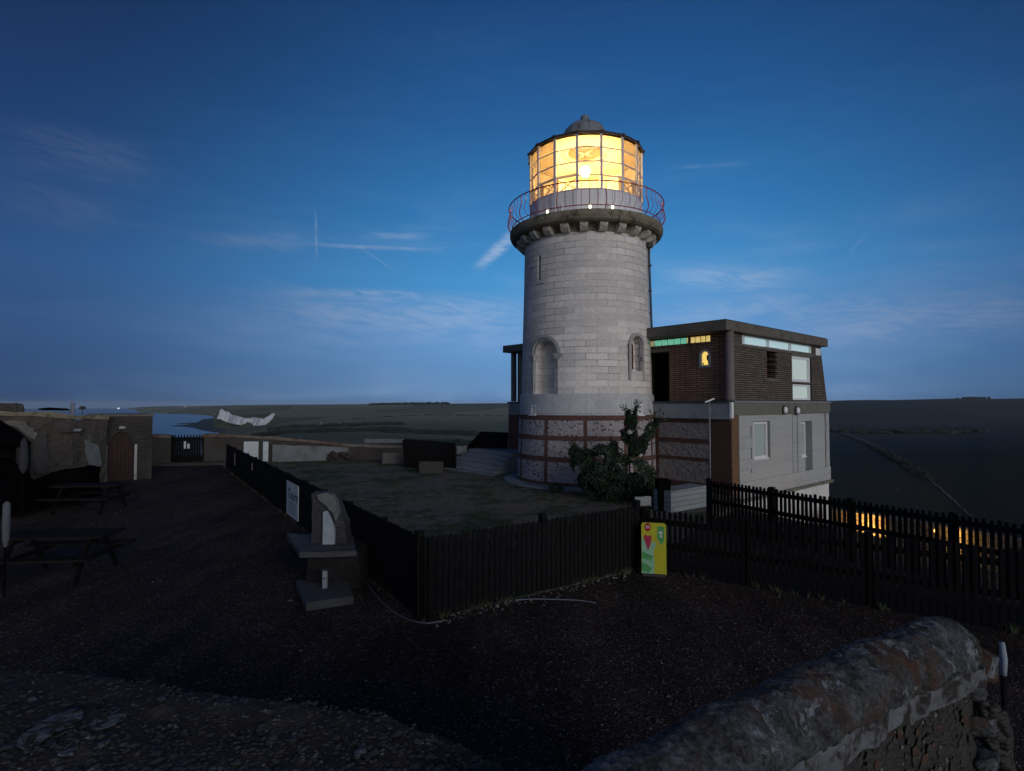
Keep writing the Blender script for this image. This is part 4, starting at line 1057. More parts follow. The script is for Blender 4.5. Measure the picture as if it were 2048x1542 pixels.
q.prism([(p.x, p.y) for p in poly], -.2, .006); lawn = q.build('lawn', lawn_mat(), None); tag(lawn, kind='structure')
# grass tufts
def inside(x, y):
    c = False; n = len(poly)
    for i in range(n):
        a_, b_ = poly[i], poly[(i + 1) % n]
        if (a_.y > y) != (b_.y > y) and x < (b_.x - a_.x) * (y - a_.y) / (b_.y - a_.y) + a_.x: c = not c
    return c
random.seed(3); q = MB(); cnt = 0
while cnt < 3800:
    x, y = random.uniform(-15, 7), random.uniform(8, 32)
    if not inside(x, y) or NZ.noise(Vector((x * .55, y * .55, 1))) < -.05 and random.random() < .8: continue
    cnt += 1
    for k in range(4):
        a_ = random.random() * 6.28; h = random.uniform(.03, .09); w = .008; ox, oy = random.uniform(-.05, .05), random.uniform(-.05, .05)
        q.add([(x + ox - w, y + oy, 0), (x + ox + w, y + oy, 0), (x + ox + math.cos(a_) * h * .5, y + oy + math.sin(a_) * h * .5, h)], [(0, 1, 2)])
def lawnpt():
    while True:
        x, y = random.uniform(-15, 7), random.uniform(8, 32)
        if inside(x, y): return x, y
LAWNPT = lawnpt
M_grass = mat('grass_blades', (.040, .058, .026), (.06, .058, .03), 3, .9, 0)
o = q.build('grass', M_grass, None, fix=False); tag(o, kind='stuff')
# loose stones on the yard
def stones(name, n, region, rmin, rmax, m, seed, z=0.0):
    random.seed(seed); q = MB()
    ico = [(0, 0, .6), (.9, 0, .1), (.3, .85, .1), (-.75, .5, .05), (-.7, -.55, .1), (.3, -.9, .1), (0, 0, -.4)]
    for _ in range(n):
        x, y = region(); s_ = random.uniform(rmin, rmax) * (1 if random.random() < .9 else 1.8); a_ = random.random() * 6.28
        M_ = Matrix.Translation((x, y, z + s_ * .2)) @ Matrix.Rotation(a_, 4, 'Z') @ Matrix.Diagonal((s_ * random.uniform(.7, 1.3), s_, s_ * random.uniform(.6, 1), 1))
        q.add(ico, [(0, 1, 2), (0, 2, 3), (0, 3, 4), (0, 4, 5), (0, 5, 1), (6, 2, 1), (6, 3, 2), (6, 4, 3), (6, 5, 4), (6, 1, 5)], M_)
    o = q.build(name, m, None, fix=False); tag(o, kind='stuff'); return o
M_peb = mat('pebble', (.070, .052, .044), (.034, .025, .021), 9, .8, 0, c3=(.16, .15, .145), s3=14, t3=(.58, .62))
M_pebl = mat('pale_pebble', (.30, .27, .26), (.18, .16, .155), 6, .8, 0)
def yard():
    y = 2.5 + 24 * random.random() ** 1.6; return random.uniform(-.62, .62) * y * 1.2, y
stones('gravel', 16000, yard, .008, .020, M_peb, 5)
stones('pale_pebbles', 420, yard, .008, .020, M_pebl, 6)
def along(a_, b_, w): 
    def f():
        t = random.random(); p = a_.lerp(b_, t); n_ = Vector((b_.y - a_.y, -(b_.x - a_.x), 0)).normalized(); k = abs(random.gauss(0, w)); return p.x + n_.x * k, p.y + n_.y * k
    return f
stones('pale_pebbles', 170, along(A, Cc, .16), .010, .028, M_pebl, 7)

stones('lawn_stones', 420, LAWNPT, .012, .035, M_pebl, 8)
stones('lawn_rubble', 900, LAWNPT, .010, .030, M_peb, 9)
# ---- fences
def fence(name, pts, h, label, step=.105, pw=.078, side=1, posts=None, mt=M_fence, sag=.012, base_z=None, postside=1, seed=1, rails=(.50, .94), post_h=.06):
    random.seed(seed)
    t = thing(name, pts[0], label, 'fence', group=None)
    pk = MB(); bz = base_z or (lambda p: 0.0)
    L = sum((b_ - a_).length for a_, b_ in zip(pts[:-1], pts[1:])); np_ = 0
    for si, (a_, b_) in enumerate(zip(pts[:-1], pts[1:])):
        d = (b_ - a_); ln = d.length; d.normalize(); nrm = Vector((-d.y, d.x, 0)); ang = math.atan2(d.y, d.x)
        s_ = .06
        while s_ < ln - .04:
            p = a_ + d * s_; z0 = bz(p) + random.uniform(.02, .05); zt_ = bz(p) + h + random.uniform(-sag, sag); w = pw / 2
            lean = random.uniform(-.008, .008)
            M_ = Matrix.Translation((p.x, p.y, 0)) @ Matrix.Rotation(ang, 4, 'Z')
            pl = [(-w, z0), (w, z0), (w + lean, zt_ - w * .9), (w * .7 + lean, zt_ - w * .3), (lean, zt_), (-w * .7 + lean, zt_ - w * .3), (-w + lean, zt_ - w * .9)]
            xz_prism(pk, pl, -.011, .011, M_)
            s_ += step * random.uniform(.96, 1.04)
        for rr in rails:
            r_ = MB(); r_.bar(a_ + nrm * side * .035 + Vector((0, 0, bz(a_) + rr * h / 1.16 * 1.0)), b_ + nrm * side * .035 + Vector((0, 0, bz(b_) + rr * h / 1.16)), .085, .04)
            # bar's first width axis may lie flat; make rail tall instead
            r_ = MB(); z0, z1 = bz(a_) + rr * h / 1.16, bz(b_) + rr * h / 1.16
            o1, o2 = nrm * side * .0125, nrm * side * .055
            v = []
            for p, z in ((a_, z0), (b_, z1)):
                for o_, dz_ in ((o1, -.045), (o2, -.045), (o2, .045), (o1, .045)): v.append((p.x + o_.x, p.y + o_.y, z + dz_))
            r_.add(v, [(0, 1, 2, 3), (7, 6, 5, 4), (0, 4, 5, 1), (1, 5, 6, 2), (2, 6, 7, 3), (3, 7, 4, 0)])
            r_.build('rail', mt, t, world=True)
        k = max(1, round(ln / 1.85))
        for i in range(k + (1 if si == len(pts) - 2 else 0)):
            p = a_ + d * (ln * i / k) + nrm * side * .115
            q = MB(); q.box((p.x, p.y, bz(p) + (h + post_h) / 2 - .1), (.105, .105, h + post_h + .2), rz=ang); q.box((p.x, p.y, bz(p) + h + post_h + .005), (.110, .110, .02), rz=ang)
            q.build('post', mt, t, world=True)
    pk.build('picket_panel', mt, t, world=True)
    return t
HF = 1.17
def topz(px, py, p): return P(px, py, p.y).z
zA, zBt, zC = topz(845, 1072, A), topz(452, 893, B), topz(1283, 1010, Cc)
print('fence heights', zA, zBt, zC, 'A', A, 'B', B, 'C', Cc)
fence('picket_fence', [A, B], 1.17, 'long black picket fence beside the gravel path, with the white notice on it', side=-1, step=.092, pw=.082, mt=M_fence, seed=1, post_h=-.05)
fence('picket_fence', [A, Cc], 1.17, 'black picket fence across the front of the lawn, ending at the yellow board', side=1, step=.10, pw=.080, mt=M_fence2, seed=2)
E3 = Cc + dirF3 * 9.0
fence('picket_fence', [Cc, E3], 1.11, 'nearer of the two black picket fences on the right, starting behind the yellow board', side=1, step=.096, pw=.055, mt=M_fence, seed=3, post_h=0)
f4a = P(1412, 960, 14.2); f4b = P(1583, 984, 12.55); f4c = P(1871, 1024, 9.95); f4a.z = f4b.z = f4c.z = 0
d4 = (f4c - f4a).normalized(); f4e = f4a + d4 * 8.6
def bz4(p): return 0.0
fence('picket_fence', [f4a, f4e], 1.20, 'farther black picket fence on the right, in front of the white basement wall', side=1, step=.098, pw=.056, seed=4, rails=(.66, 1.04), post_h=.0)
random.seed(15); q = MB()
for a_, c_, n_ in ((A, B, 260), (A, Cc, 130), (Cc, E3, 150)):
    for _ in range(n_):
        p = a_.lerp(c_, random.random()); 
        if NZ.noise(p * .9) < -.05: continue
        x, y = p.x + random.gauss(0, .05), p.y + random.gauss(0, .05)
        for k in range(7):
            an = random.random() * 6.28; h = random.uniform(.04, .16); w = .006
            q.add([(x - w, y, 0), (x + w, y, 0), (x + math.cos(an) * h * .5, y + math.sin(an) * h * .5, h)], [(0, 1, 2)])
o = q.build('fence_weeds', M_grass, None, fix=False); tag(o, kind='stuff')
def hull_rock(pts3, name, m, parent=None, amp=.03, cuts_=3, scale=4.0, seed=0, smooth=True, world=False):
    """convex lump of stone through the points, roughened"""
    bm = bmesh.new()
    for p in pts3: bm.verts.new(p)
    bmesh.ops.convex_hull(bm, input=bm.verts)
    loose = [v for v in bm.verts if not v.link_faces]; bmesh.ops.delete(bm, geom=loose, context='VERTS')
    for _ in range(cuts_): bmesh.ops.subdivide_edges(bm, edges=bm.edges, cuts=1, use_grid_fill=True)
    bmesh.ops.triangulate(bm, faces=bm.faces)
    for v in bm.verts:
        v.co += NZ.noise_vector(v.co * scale + Vector((seed, 0, 0))) * amp + NZ.noise_vector(v.co * scale * 3.3) * amp * .4
    me = bpy.data.meshes.new(name); bm.to_mesh(me); bm.free(); me.materials.append(m)
    if smooth: me.polygons.foreach_set('use_smooth', [True] * len(me.polygons))
    o = bpy.data.objects.new(name, me); COL.objects.link(o); doUV(me, 'box')
    if parent:
        o.parent = parent
        if world: o.matrix_parent_inverse = (Matrix.Translation(parent.location) @ Matrix.Rotation(parent.rotation_euler[2], 4, 'Z')).inverted()
    return o
def foliage(name, parent, blobs, m, n, size, seed, world=True, upright=0.0):
    random.seed(seed); q = MB(); tot = sum(b_[3] ** 2 for b_ in blobs)
    for (x, y, z, r_, hz) in blobs:
        for _ in range(int(n * r_ * r_ / tot)):
            d = Vector((random.gauss(0, 1), random.gauss(0, 1), random.gauss(0, 1))).normalized() * r_ * random.uniform(.35, 1.0) ** .6
            c = Vector((x + d.x, y + d.y, z + d.z * hz / r_))
            if NZ.noise(c * 2.6) < -.24: continue
            s_ = size * random.choice((.45, .7, .9, 1.1, 1.5)) * random.uniform(.8, 1.2)
            u = Vector((random.gauss(0, 1), random.gauss(0, 1), random.gauss(0, 1) + upright)).normalized(); w = u.cross(Vector((random.gauss(0, 1), random.gauss(0, 1), random.gauss(0, 1)))).normalized()
            q.add([tuple(c - u * s_), tuple(c + w * s_ * .38), tuple(c + u * s_), tuple(c - w * s_ * .38)], [(0, 1, 2, 3)])
    return q.build(name, m, parent, world=world, fix=False)
M_leaf = mat('dark_leaf', (.022, .040, .022), (.012, .022, .014), 2.5, .8, 0, c3=(.05, .075, .045), s3=1.6, t3=(.52, .66))
M_leaf2 = mat('pale_leaf', (.055, .085, .060), (.030, .050, .034), 3, .8, 0)
M_stem = mat('stem', (.035, .028, .022), None, 9, .9, .2)
# ---- shrub against the tower
sb = thing('shrub', (4.3, 18.9, 0), 'bushy dark evergreen shrub with tall spikes against the tower base', 'shrub')
def pp(px, py, Y): p = P(px, py, Y); return (p.x, p.y, p.z)
bl = []
for px, py, Y, r_, h_ in ((1170, 925, 18.6, .50, .45), (1205, 915, 18.5, .45, .45), (1235, 930, 18.6, .5, .6), (1195, 960, 18.4, .65, .45), (1245, 970, 18.3, .65, .5), (1285, 960, 18.4, .5, .55), (1150, 905, 18.6, .22, .22),
                          (1215, 985, 18.2, .6, .25), (1275, 985, 18.2, .55, .25)):
    bl.append((*pp(px, py, Y), r_, h_))
foliage('foliage', sb, bl, M_leaf, 42000, .046, 3)
sp_ = []
for px, py, Y, r_, h_ in ((1262, 845, 18.6, .20, .28), (1258, 870, 18.6, .26, .30), (1268, 895, 18.5, .24, .30), (1285, 890, 18.5, .16, .28), (1300, 862, 18.5, .14, .26), (1312, 846, 18.5, .10, .16), (1292, 878, 18.5, .16, .2), (1228, 895, 18.6, .14, .22), (1256, 828, 18.6, .08, .16), (1270, 826, 18.6, .06, .14), (1145, 893, 18.6, .10, .12)):
    sp_.append((*pp(px, py, Y), r_, h_))
foliage('spike_foliage', sb, sp_, M_leaf, 17000, .046, 5, upright=1.5)
foliage('pale_foliage', sb, [(*pp(x, y, 18.05), r_, h_) for x, y, r_, h_ in ((1208, 915, .22, .35), (1243, 955, .14, .45), (1280, 930, .28, .22), (1198, 935, .16, .2))], M_leaf2, 2200, .042, 6)
for k, (a_, c_) in enumerate((((1262, 990), (1256, 830)), ((1265, 985), (1310, 845)), ((1240, 990), (1175, 910)), ((1240, 990), (1228, 890)))):
    q = MB(); q.tube([pp(a_[0], a_[1], 18.5), pp((a_[0] + c_[0]) / 2 - 2, (a_[1] + c_[1]) / 2, 18.55), pp(c_[0], c_[1], 18.6)], [.03, .022, .008], 6); q.build('stem', M_stem, sb, world=True, smooth=True)
random.seed(77); q = MB(); qs = MB()
for k in range(95):
    b_ = random.choice(bl + sp_ + sp_); c = Vector(b_[:3]); d = Vector((random.gauss(0, 1), random.gauss(0, .7), abs(random.gauss(.6, .9)))).normalized()
    p0_ = c + d * b_[3] * .6; L_ = random.uniform(.18, .42); p1_ = p0_ + d * L_ * .5 + Vector((0, 0, .02)); p2_ = p0_ + d * L_ + Vector((0, 0, .07))
    qs.tube([p0_, p1_, p2_], [.006, .005, .002], 4)
    for m2 in range(16):
        t_ = m2 / 16; c_ = p0_.lerp(p2_, t_); u = (d + Vector((random.gauss(0, .8), random.gauss(0, .8), random.gauss(0, .6)))).normalized(); w_ = u.cross(Vector((random.gauss(0, 1), random.gauss(0, 1), .3))).normalized(); s_ = .045 * random.uniform(.6, 1.2)
        q.add([tuple(c_), tuple(c_ + u * s_ + w_ * s_ * .3), tuple(c_ + u * s_ * 2), tuple(c_ + u * s_ - w_ * s_ * .3)], [(0, 1, 2, 3)])
q.build('shoot_leaves', M_leaf, sb, world=True, fix=False); qs.build('shoots', M_stem, sb, world=True)
sf = thing('flowering_plant', (4.9, 18.2, 0), 'low plant with cream flower heads at the right of the shrub', 'plant')
foliage('foliage', sf, [(*pp(1285, 940, 18.0), .28, .2)], M_leaf2, 300, .04, 9)
M_cream = mat('cream_petal', (.42, .36, .25), (.30, .24, .16), 9, .8, 0)
foliage('flower_head', sf, [(*pp(x, y, 17.9), .09, .07) for x, y in ((1272, 935), (1281, 928), (1290, 930), (1277, 942), (1286, 938))], M_cream, 420, .028, 10)
# small plants at the end of the lawn
for k, (px, py, lb) in enumerate(((1112, 978, 'small dark weed clump on the apron edge left of the shrub'), (523, 915, 'round dark clump in front of the white panels by the far wall'))):
    g_ = G(px, py + 8); t = thing('plant', g_, lb, 'plant')
    foliage('foliage', t, [(g_.x, g_.y, .16, .26 if k == 0 else .2, .2)], M_leaf, 700, .035, 20 + k)

# ---- stairs up to the left end of the house
M_noseW = mat('pale_nosing', (.50, .52, .56), (.40, .42, .45), 5, .7, .1)
stl = thing('stone_steps', tuple(C0 + V * 12 - U * 2.2), 'wide grey concrete steps with pale nosings left of the tower', 'steps')
TS0, TS1 = 9.2, 13.4
def hs(s, t, z=0): p = C0 + U * s + V * t; return (p.x, p.y, z)
for k in range(5):
    s0 = -3.1 + k * .36; z1 = .17 * (k + 1) - .02
    q = MB()
    pts = [hs(s0, TS0 + k * .1), hs(.0, TS0), hs(.0, TS1), hs(s0, TS1 - k * .12)]
    q.prism([(p[0], p[1]) for p in pts], z1 - .17 if k else -.1, z1)
    o = q.build('step', M_band2, stl, world=True)
    q = MB(); a_, c_ = hs(s0 - .012, TS0 + .5 + k * .1), hs(s0 - .012, TS1 - .6 - k * .12); a2, c2_ = hs(s0 + .05, TS0 + .5 + k * .1), hs(s0 + .05, TS1 - .6 - k * .12)
    q.prism([a_[:2], a2[:2], c2_[:2], c_[:2]], z1 + .003, z1 + .012); q.build('nosing', M_noseW, o, world=True)
q = MB()
pts = [hs(-3.5, TS0 - .5), hs(-3.1, TS0 - .2), hs(-3.1, TS1 + .2), hs(-3.5, TS1 + .2)]
q.prism([(p[0], p[1]) for p in pts], -.1, .06); q.build('kerb', M_band2, stl, world=True)
# ---- board screens behind
def board_fence(name, quad, th_, label, n=14, mt=M_fence):
    """quad : bottom-left, bottom-right, top-right, top-left in the world"""
    t = thing(name, tuple((quad[0] + quad[1]) / 2), label, 'fence'); q = MB()
    bl_, br, tr, tl = quad
    d = (br - bl_).normalized(); nrm = Vector((-d.y, d.x, 0)).normalized() * th_
    for i in range(n):
        a_, c_ = i / n + .003, (i + 1) / n - .003
        v = [bl_.lerp(br, a_), bl_.lerp(br, c_), tl.lerp(tr, c_), tl.lerp(tr, a_)]
        q.add([tuple(p) for p in v] + [tuple(p + nrm) for p in v], [(0, 1, 2, 3), (7, 6, 5, 4), (0, 4, 5, 1), (1, 5, 6, 2), (2, 6, 7, 3), (3, 7, 4, 0)])
    q.build('board_panel', mt, t, world=True)
    q = MB(); q.bar(tuple(tl + nrm * .5 + Vector((0, 0, .02))), tuple(tr + nrm * .5 + Vector((0, 0, .02))), .09, .06); q.build('top_rail', mt, t, world=True)
    for k, (a_, c_) in enumerate(((bl_, tl), (br, tr))):
        q = MB(); q.bar(tuple(a_ - nrm * 1.5), tuple(c_ - nrm * 1.5), .1, .1); q.build('post', mt, t, world=True)
    return t
board_fence('board_screen', [P(812, 936, 27.6), P(912, 938, 27.0), P(910, 888, 27.0), P(808, 880, 27.6)], .05, 'black close boarded screen standing at the far edge of the lawn')
board_fence('stair_guard', [P(926, 906, 29.5), P(1014, 912, 28.6), P(1016, 867, 28.6), P(964, 865, 29.2)], .05, 'black slanted guard fence at the head of the steps')

# ---- boundary wall at the back
M_bwall = brick('boundary_wall', (.062, .046, .040), (.046, .036, .032), (.05, .045, .042), .24, .08, .012, bump=.9, stain=(.075, .070, .066), sscale=.6, t3=(.40, .62))
M_bcap = brick('wall_capping', (.150, .075, .048), (.10, .058, .04), (.07, .06, .05), .12, .3, .012, bump=.9, stain=(.20, .19, .16), sscale=1.6, t3=(.40, .6))
def wall_run(name, stations, th_, m, mcap, label, cat='wall', amp=.035):
    """stations : (px, py_top, Y); a rough wall following them"""
    t = thing(name, tuple(Vector((P(*stations[0]).x, P(*stations[0]).y, 0))), label, cat)
    tops = []
    for (x0, y0, Y0), (x1, y1, Y1) in zip(stations[:-1], stations[1:]):
        n = max(2, int((P(x1, y1, Y1) - P(x0, y0, Y0)).length / .3))
        for i in range(n): f_ = i / n; tops.append(P(x0, y0, Y0).lerp(P(x1, y1, Y1), f_))
    tops.append(P(*stations[-1]))
    for nm, zlo, zhi, mm, ex in (('wall_face', -.3, -.16, m, 0), ('capping', -.155, 0, mcap, .03)):
        q = MB(); n = len(tops); rows = 6
        for i, p in enumerate(tops):
            d = (tops[min(i + 1, n - 1)] - tops[max(i - 1, 0)]); d.z = 0; d.normalize(); nr_ = Vector((d.y, -d.x, 0))
            z0 = -.3 if nm == 'wall_face' else p.z + zlo; z1 = p.z + zhi
            for side_ in (1, -1):
                for j in range(rows + 1):
                    jj = j if side_ == 1 else rows - j
                    z = z0 + (z1 - z0) * jj / rows
                    b_ = p + nr_ * side_ * (th_ / 2 + ex); b_.z = z
                    b_ += NZ.noise_vector(b_ * 2.3) * amp * (1 if jj else .3) + Vector((0, 0, NZ.noise(p * 1.1) * amp * 1.5 if jj == rows else 0))
                    q.v.append(tuple(b_))
        w = 2 * (rows + 1)
        for i in range(n - 1):
            for j in range(w): q.f.append((i * w + j, (i + 1) * w + j, (i + 1) * w + (j + 1) % w, i * w + (j + 1) % w))
        q.f += [tuple(range(w)), tuple((n - 1) * w + j for j in reversed(range(w)))]
        q.build(nm, mm, t, world=True)
    return t
wall_run('boundary_wall', [(300, 868, 28.3), (342, 869, 28.8)], .35, M_bwall, M_bcap, 'short brick wall length between the brick outbuilding and the dark gate')
wall_run('boundary_wall', [(404, 867, 29.5), (470, 868, 30.2), (600, 877, 31), (700, 887, 31.8), (820, 892, 32.5), (935, 898, 33.5), (1040, 900, 35)], .35, M_bwall, M_bcap, 'long low red brick and rendered boundary wall right of the dark gate')
# rendered grey repair in front of the long wall
q = MB(); a_, c_ = P(545, 930, 30.3), P(716, 930, 31.3)
tops_ = [P(545 + 150 * i / 12, 889 + 4 * NZ.noise(Vector((i * .9, 1, 0))) + i * .5, 30.3 + i / 12) for i in range(13)]
v = []; 
for p in tops_: v += [(p.x, p.y, -.1), (p.x, p.y, p.z), (p.x + .02, p.y + .16, p.z), (p.x + .02, p.y + .16, -.1)]
q.v = v
for i in range(12):
    for j in range(4): q.f.append((i * 4 + j, (i + 1) * 4 + j, (i + 1) * 4 + (j + 1) % 4, i * 4 + (j + 1) % 4))
q.f += [(0, 1, 2, 3), (48, 51, 50, 49)]
o = q.build('rendered_plinth', mat('grey_render', (.19, .20, .215), (.14, .15, .155), 2, .85, .5, c3=(.09, .09, .085), s3=1.2, t3=(.5, .65)), None); tag(o, 'low grey rendered plinth along the foot of the boundary wall', 'wall')
# gate with small notice
gp = P(346, 928, 29.1); gq = P(402, 928, 29.4); gL = (gq - gp).length; ga = math.atan2(gq.y - gp.y, gq.x - gp.x)
gt = thing('gate', (gp.x, gp.y, 0), 'dark spiked wooden gate in the back wall with a small white notice', 'gate', ga)
gh = P(370, 870, 29.2).z; gb_ = P(370, 925, 29.2).z
q = MB()
nb = 11
for i in range(nb): x0 = .02 + (gL - .04) * i / nb; q.bb(x0, x0 + (gL - .04) / nb - .012, -.015, .015, gb_, gh - .10)
q.build('board_panel', M_fence, gt)
for i in range(9):
    q = MB(); x = .08 + (gL - .16) * i / 8; q.prism([(x - .03, -.01), (x + .03, -.01), (x + .03, .01), (x - .03, .01)], gh - .099, gh - .03); q.add([(x - .03, -.01, gh - .03), (x + .03, -.01, gh - .03), (x + .03, .01, gh - .03), (x - .03, .01, gh - .03), (x, 0, gh + .05)], [(0, 1, 4), (1, 2, 4), (2, 3, 4), (3, 0, 4)]); q.build('spike', M_fence, gt)
for z in (gb_ + .2, gh - .28):
    q = MB(); q.bb(.01, gL - .01, -.05, -.018, z, z + .09); q.build('rail', M_fence, gt)
for x in (-.07, gL + .07):
    q = MB(); q.bb(x - .07, x + .07, -.07, .07, -.1, gh); q.build('post', M_fence, gt)
def txt(s, size, loc, rot, m, parent=None, name='lettering', ext=.002, font=None, shear=0.0, align='LEFT'):
    c = bpy.data.curves.new(name, 'FONT'); c.body = s; c.size = size; c.extrude = ext; c.shear = shear; c.align_x = align; c.resolution_u = 3
    o = bpy.data.objects.new(name, c); COL.objects.link(o)
    dg = bpy.context.evaluated_depsgraph_get(); me = bpy.data.meshes.new_from_object(o.evaluated_get(dg)); bpy.data.objects.remove(o)
    me.materials.clear(); me.materials.append(m)
    o = bpy.data.objects.new(name, me); COL.objects.link(o); o.location = loc; o.rotation_euler = rot
    if parent: o.parent = parent
    return o
nz_ = P(370, 889, 29.2).z
M_noticew = mat('notice_white', (.62, .66, .70), None, 5, .5, 0)
for x0, z0, h_ in ((.50, nz_ - .20, .36), (.66, nz_ - .20, .24)):
    q = MB(); q.bb(x0, x0 + .10, -.075, -.052, z0, z0 + h_); q.build('notice', M_noticew, gt)
q = MB(); q.box(tuple(P(392, 931, 28.9))[:2] + (.06,), (3.0, .7, .16), rz=ga); o = q.build('gate_step', M_bwall, None); tag(o, 'worn brick step in front of the dark gate', 'step')

# ---- outbuilding with arched door
ob0, ob1 = P(205, 900, 22.6), P(304, 900, 23.6); oa = math.atan2(ob1.y - ob0.y, ob1.x - ob0.x); oL = (ob1 - ob0).to_2d().length
ob = thing('brick_outbuilding', (ob0.x, ob0.y, 0), 'square dark brick outbuilding with a red arched door', 'outbuilding', oa)
oh = P(255, 828.5, 23).z
M_obrick = brick('drab_brick', (.050, .044, .041), (.036, .033, .031), (.024, .022, .021), .24, .08, .012, bump=.8, stain=(.07, .062, .055), sscale=1.0)
q = MB(); q.bb(0, oL, 0, 2.6, -.2, oh - .09); wo_ = q.build('wall', M_obrick, ob)
q = MB(); q.bb(-.04, oL + .04, -.04, 2.64, oh - .089, oh); q.build('coping', M_fascia, ob, bevel=.01)
dxc = (P(242, 900, 23.0) - ob0).to_2d().length; dh = P(242, 862, 23).z
c = MB(); xz_prism(c, [(dxc - .42, -.01), (dxc + .42, -.01), (dxc + .42, dh - .55), (dxc + .32, dh - .28), (dxc + .16, dh - .08), (dxc, dh), (dxc - .16, dh - .08), (dxc - .32, dh - .28), (dxc - .42, dh - .55)], -.5, .16)
c = c.build('cutter', M_void, None); c.matrix_world = Matrix.Translation((ob0.x, ob0.y, 0)) @ Matrix.Rotation(oa, 4, 'Z'); bpy.context.view_layer.update(); cut(wo_, [c])
q = MB()
for i in range(6): x0 = dxc - .41 + .82 * i / 6; q.bb(x0 + .004, x0 + .82 / 6 - .004, .10, .14, .0, dh - .55 + [.1, .3, .5, .5, .3, .1][i])
dd = q.build('door', M_reddoor, ob)
q = MB(); q.box((dxc + .3, .085, 1.0), (.05, .03, .12)); q.build('handle', M_wirec, dd)
for sx in (-1, 1):
    q = MB(); q.bb(dxc + sx * .49 - .045, dxc + sx * .49 + .045, -.03, .0 - .001, .0, dh - .55); q.build('door_jamb', mat('pale_jamb', (.20, .21, .23), None, 5, .8, .2) if sx < 0 else M_arch, ob)
q = MB(); q.box((dxc + .02, -.06, dh + .14), (.22, .11, .10)); q.build('wall_lamp', M_arch, ob, bevel=.02)

# ---- ruined wall on the far left
M_ruin = flint('ruin_wall', (.066, .056, .046), (.038, .033, .029), (.016, .015, .014), scale=5)
M_plaster = mat('flaked_plaster', (.19, .18, .17), (.11, .10, .095), 2.5, .9, .6, c3=(.08, .07, .06), s3=3.5, t3=(.55, .66))
rw = wall_run('ruined_wall', [(-160, 818, 18.0), (0, 822, 19.6), (70, 824, 20.3), (140, 830, 21.2), (206, 831, 22.4)], .5, M_ruin, M_moss, 'tall ruined flint and brick wall with flaking pale plaster, far left', amp=.09)
def onruin(px, py, off=.30):
    t = (px + 160) / 366; Y = interp([(-160, 18.0), (0, 19.6), (70, 20.3), (140, 21.2), (206, 22.4)], px); p = P(px, py, Y - off); return p
def patch(name, pts, m, parent, th_=.05, off=.30, seed=0):
    random.seed(seed); q = MB(); pp_ = []
    n = len(pts)
    for i in range(n):
        a_, c_ = pts[i], pts[(i + 1) % n]
        for k in range(3): f_ = k / 3; pp_.append((a_[0] + (c_[0] - a_[0]) * f_ + random.uniform(-2, 2), a_[1] + (c_[1] - a_[1]) * f_ + random.uniform(-1.5, 1.5)))
    n = len(pp_); cx = sum(p[0] for p in pp_) / n; cy = sum(p[1] for p in pp_) / n
    f1 = [onruin(x, y, off) for x, y in pp_]; f0 = [onruin(x, y, off - th_ - .3) for x, y in pp_]; cc = onruin(cx, cy, off + .02)
    q.v = [tuple(p) for p in f1] + [tuple(p) for p in f0] + [tuple(cc)]
    for i in range(n): q.f += [(i, (i + 1) % n, 2 * n), (i, n + i, n + (i + 1) % n, (i + 1) % n)]
    return q.build(name, m, parent, world=True)
patch('plaster_patch', [(8, 843), (30, 840), (50, 846), (66, 858), (76, 870), (70, 880), (52, 872), (36, 856), (16, 850)], M_plaster, rw, seed=1)
patch('plaster_patch', [(68, 878), (92, 874), (96, 920), (92, 950), (72, 948), (66, 915)], mat('dim_plaster', (.085, .078, .082), (.06, .055, .058), 3, .9, .4), rw, seed=2)
patch('pale_render_patch', [(168, 878), (184, 885), (196, 892), (202, 918), (204, 932), (182, 936), (172, 915)], mat('pale_render', (.15, .165, .175), (.10, .11, .12), 3, .9, .3), rw, seed=3)
patch('recess_lintel', [(118, 858), (166, 854), (168, 862), (118, 866)], M_bwall, rw, .12, .32, seed=4)
# bits on the wall top
q = MB()
for a_, c_ in ((P(-40, 812, 20.5), P(46, 811, 21.2)), (P(44, 813, 21.2), P(80, 815, 21.6))):
    pass
o = hull_rock([P(x, y, Y) for x, y in ((-60, 822), (-60, 808), (30, 807), (46, 810), (48, 822)) for Y in (20.4, 21.3)], 'stone_heap', M_ruin, None, .05, 3, 3, 1); tag(o, 'low mossy heap of stones on top of the ruined wall, far left', 'stones')
o = hull_rock([P(x, y, Y) for x, y in ((76, 820), (78, 817), (100, 815), (135, 817), (140, 821)) for Y in (20.9, 21.4)], 'ridge_slab', M_void, None, .015, 2, 3, 2); tag(o, 'thin black slab lying along the ruined wall top', 'slab')
ft = onruin(145, 822, -.1); t = thing('pipe_stub', (ft.x, ft.y, ft.z - .5), 'small pale upright flue pipe on the ruined wall', 'pipe')
q = MB(); q.tube([(0, 0, 0), (0, 0, .78)], .06, 8); q.build('pipe', M_dome, t, smooth=True)
q = MB(); q.tube([(0, 0, .79), (0, 0, .82)], .08, 8); q.build('cap', M_dome, t, smooth=True)
ft = onruin(165, 818, -.1); t = thing('wall_bird_box', (ft.x, ft.y, ft.z), 'small dark cowl sticking up beside the flue pipe', 'cowl')
q = MB(); q.tube([(0, 0, -.45), (0, 0, .02)], .012, 6); q.build('stalk', M_wirec, t)
q = MB(); q.lathe([(.001, -.02), (.10, 0), (.12, .05), (.07, .10), (.001, .11)], 10); q.build('cowl', M_wirec, t, smooth=True)
t.name = 'vent_cowl'
lt = thing('wall_floodlight', tuple(onruin(155, 860, .35)), 'pale square floodlight fixed to the ruined wall', 'floodlight')
q = MB(); q.box((0, -.06, 0), (.34, .12, .10)); q.build('housing', M_lead, lt, bevel=.02)
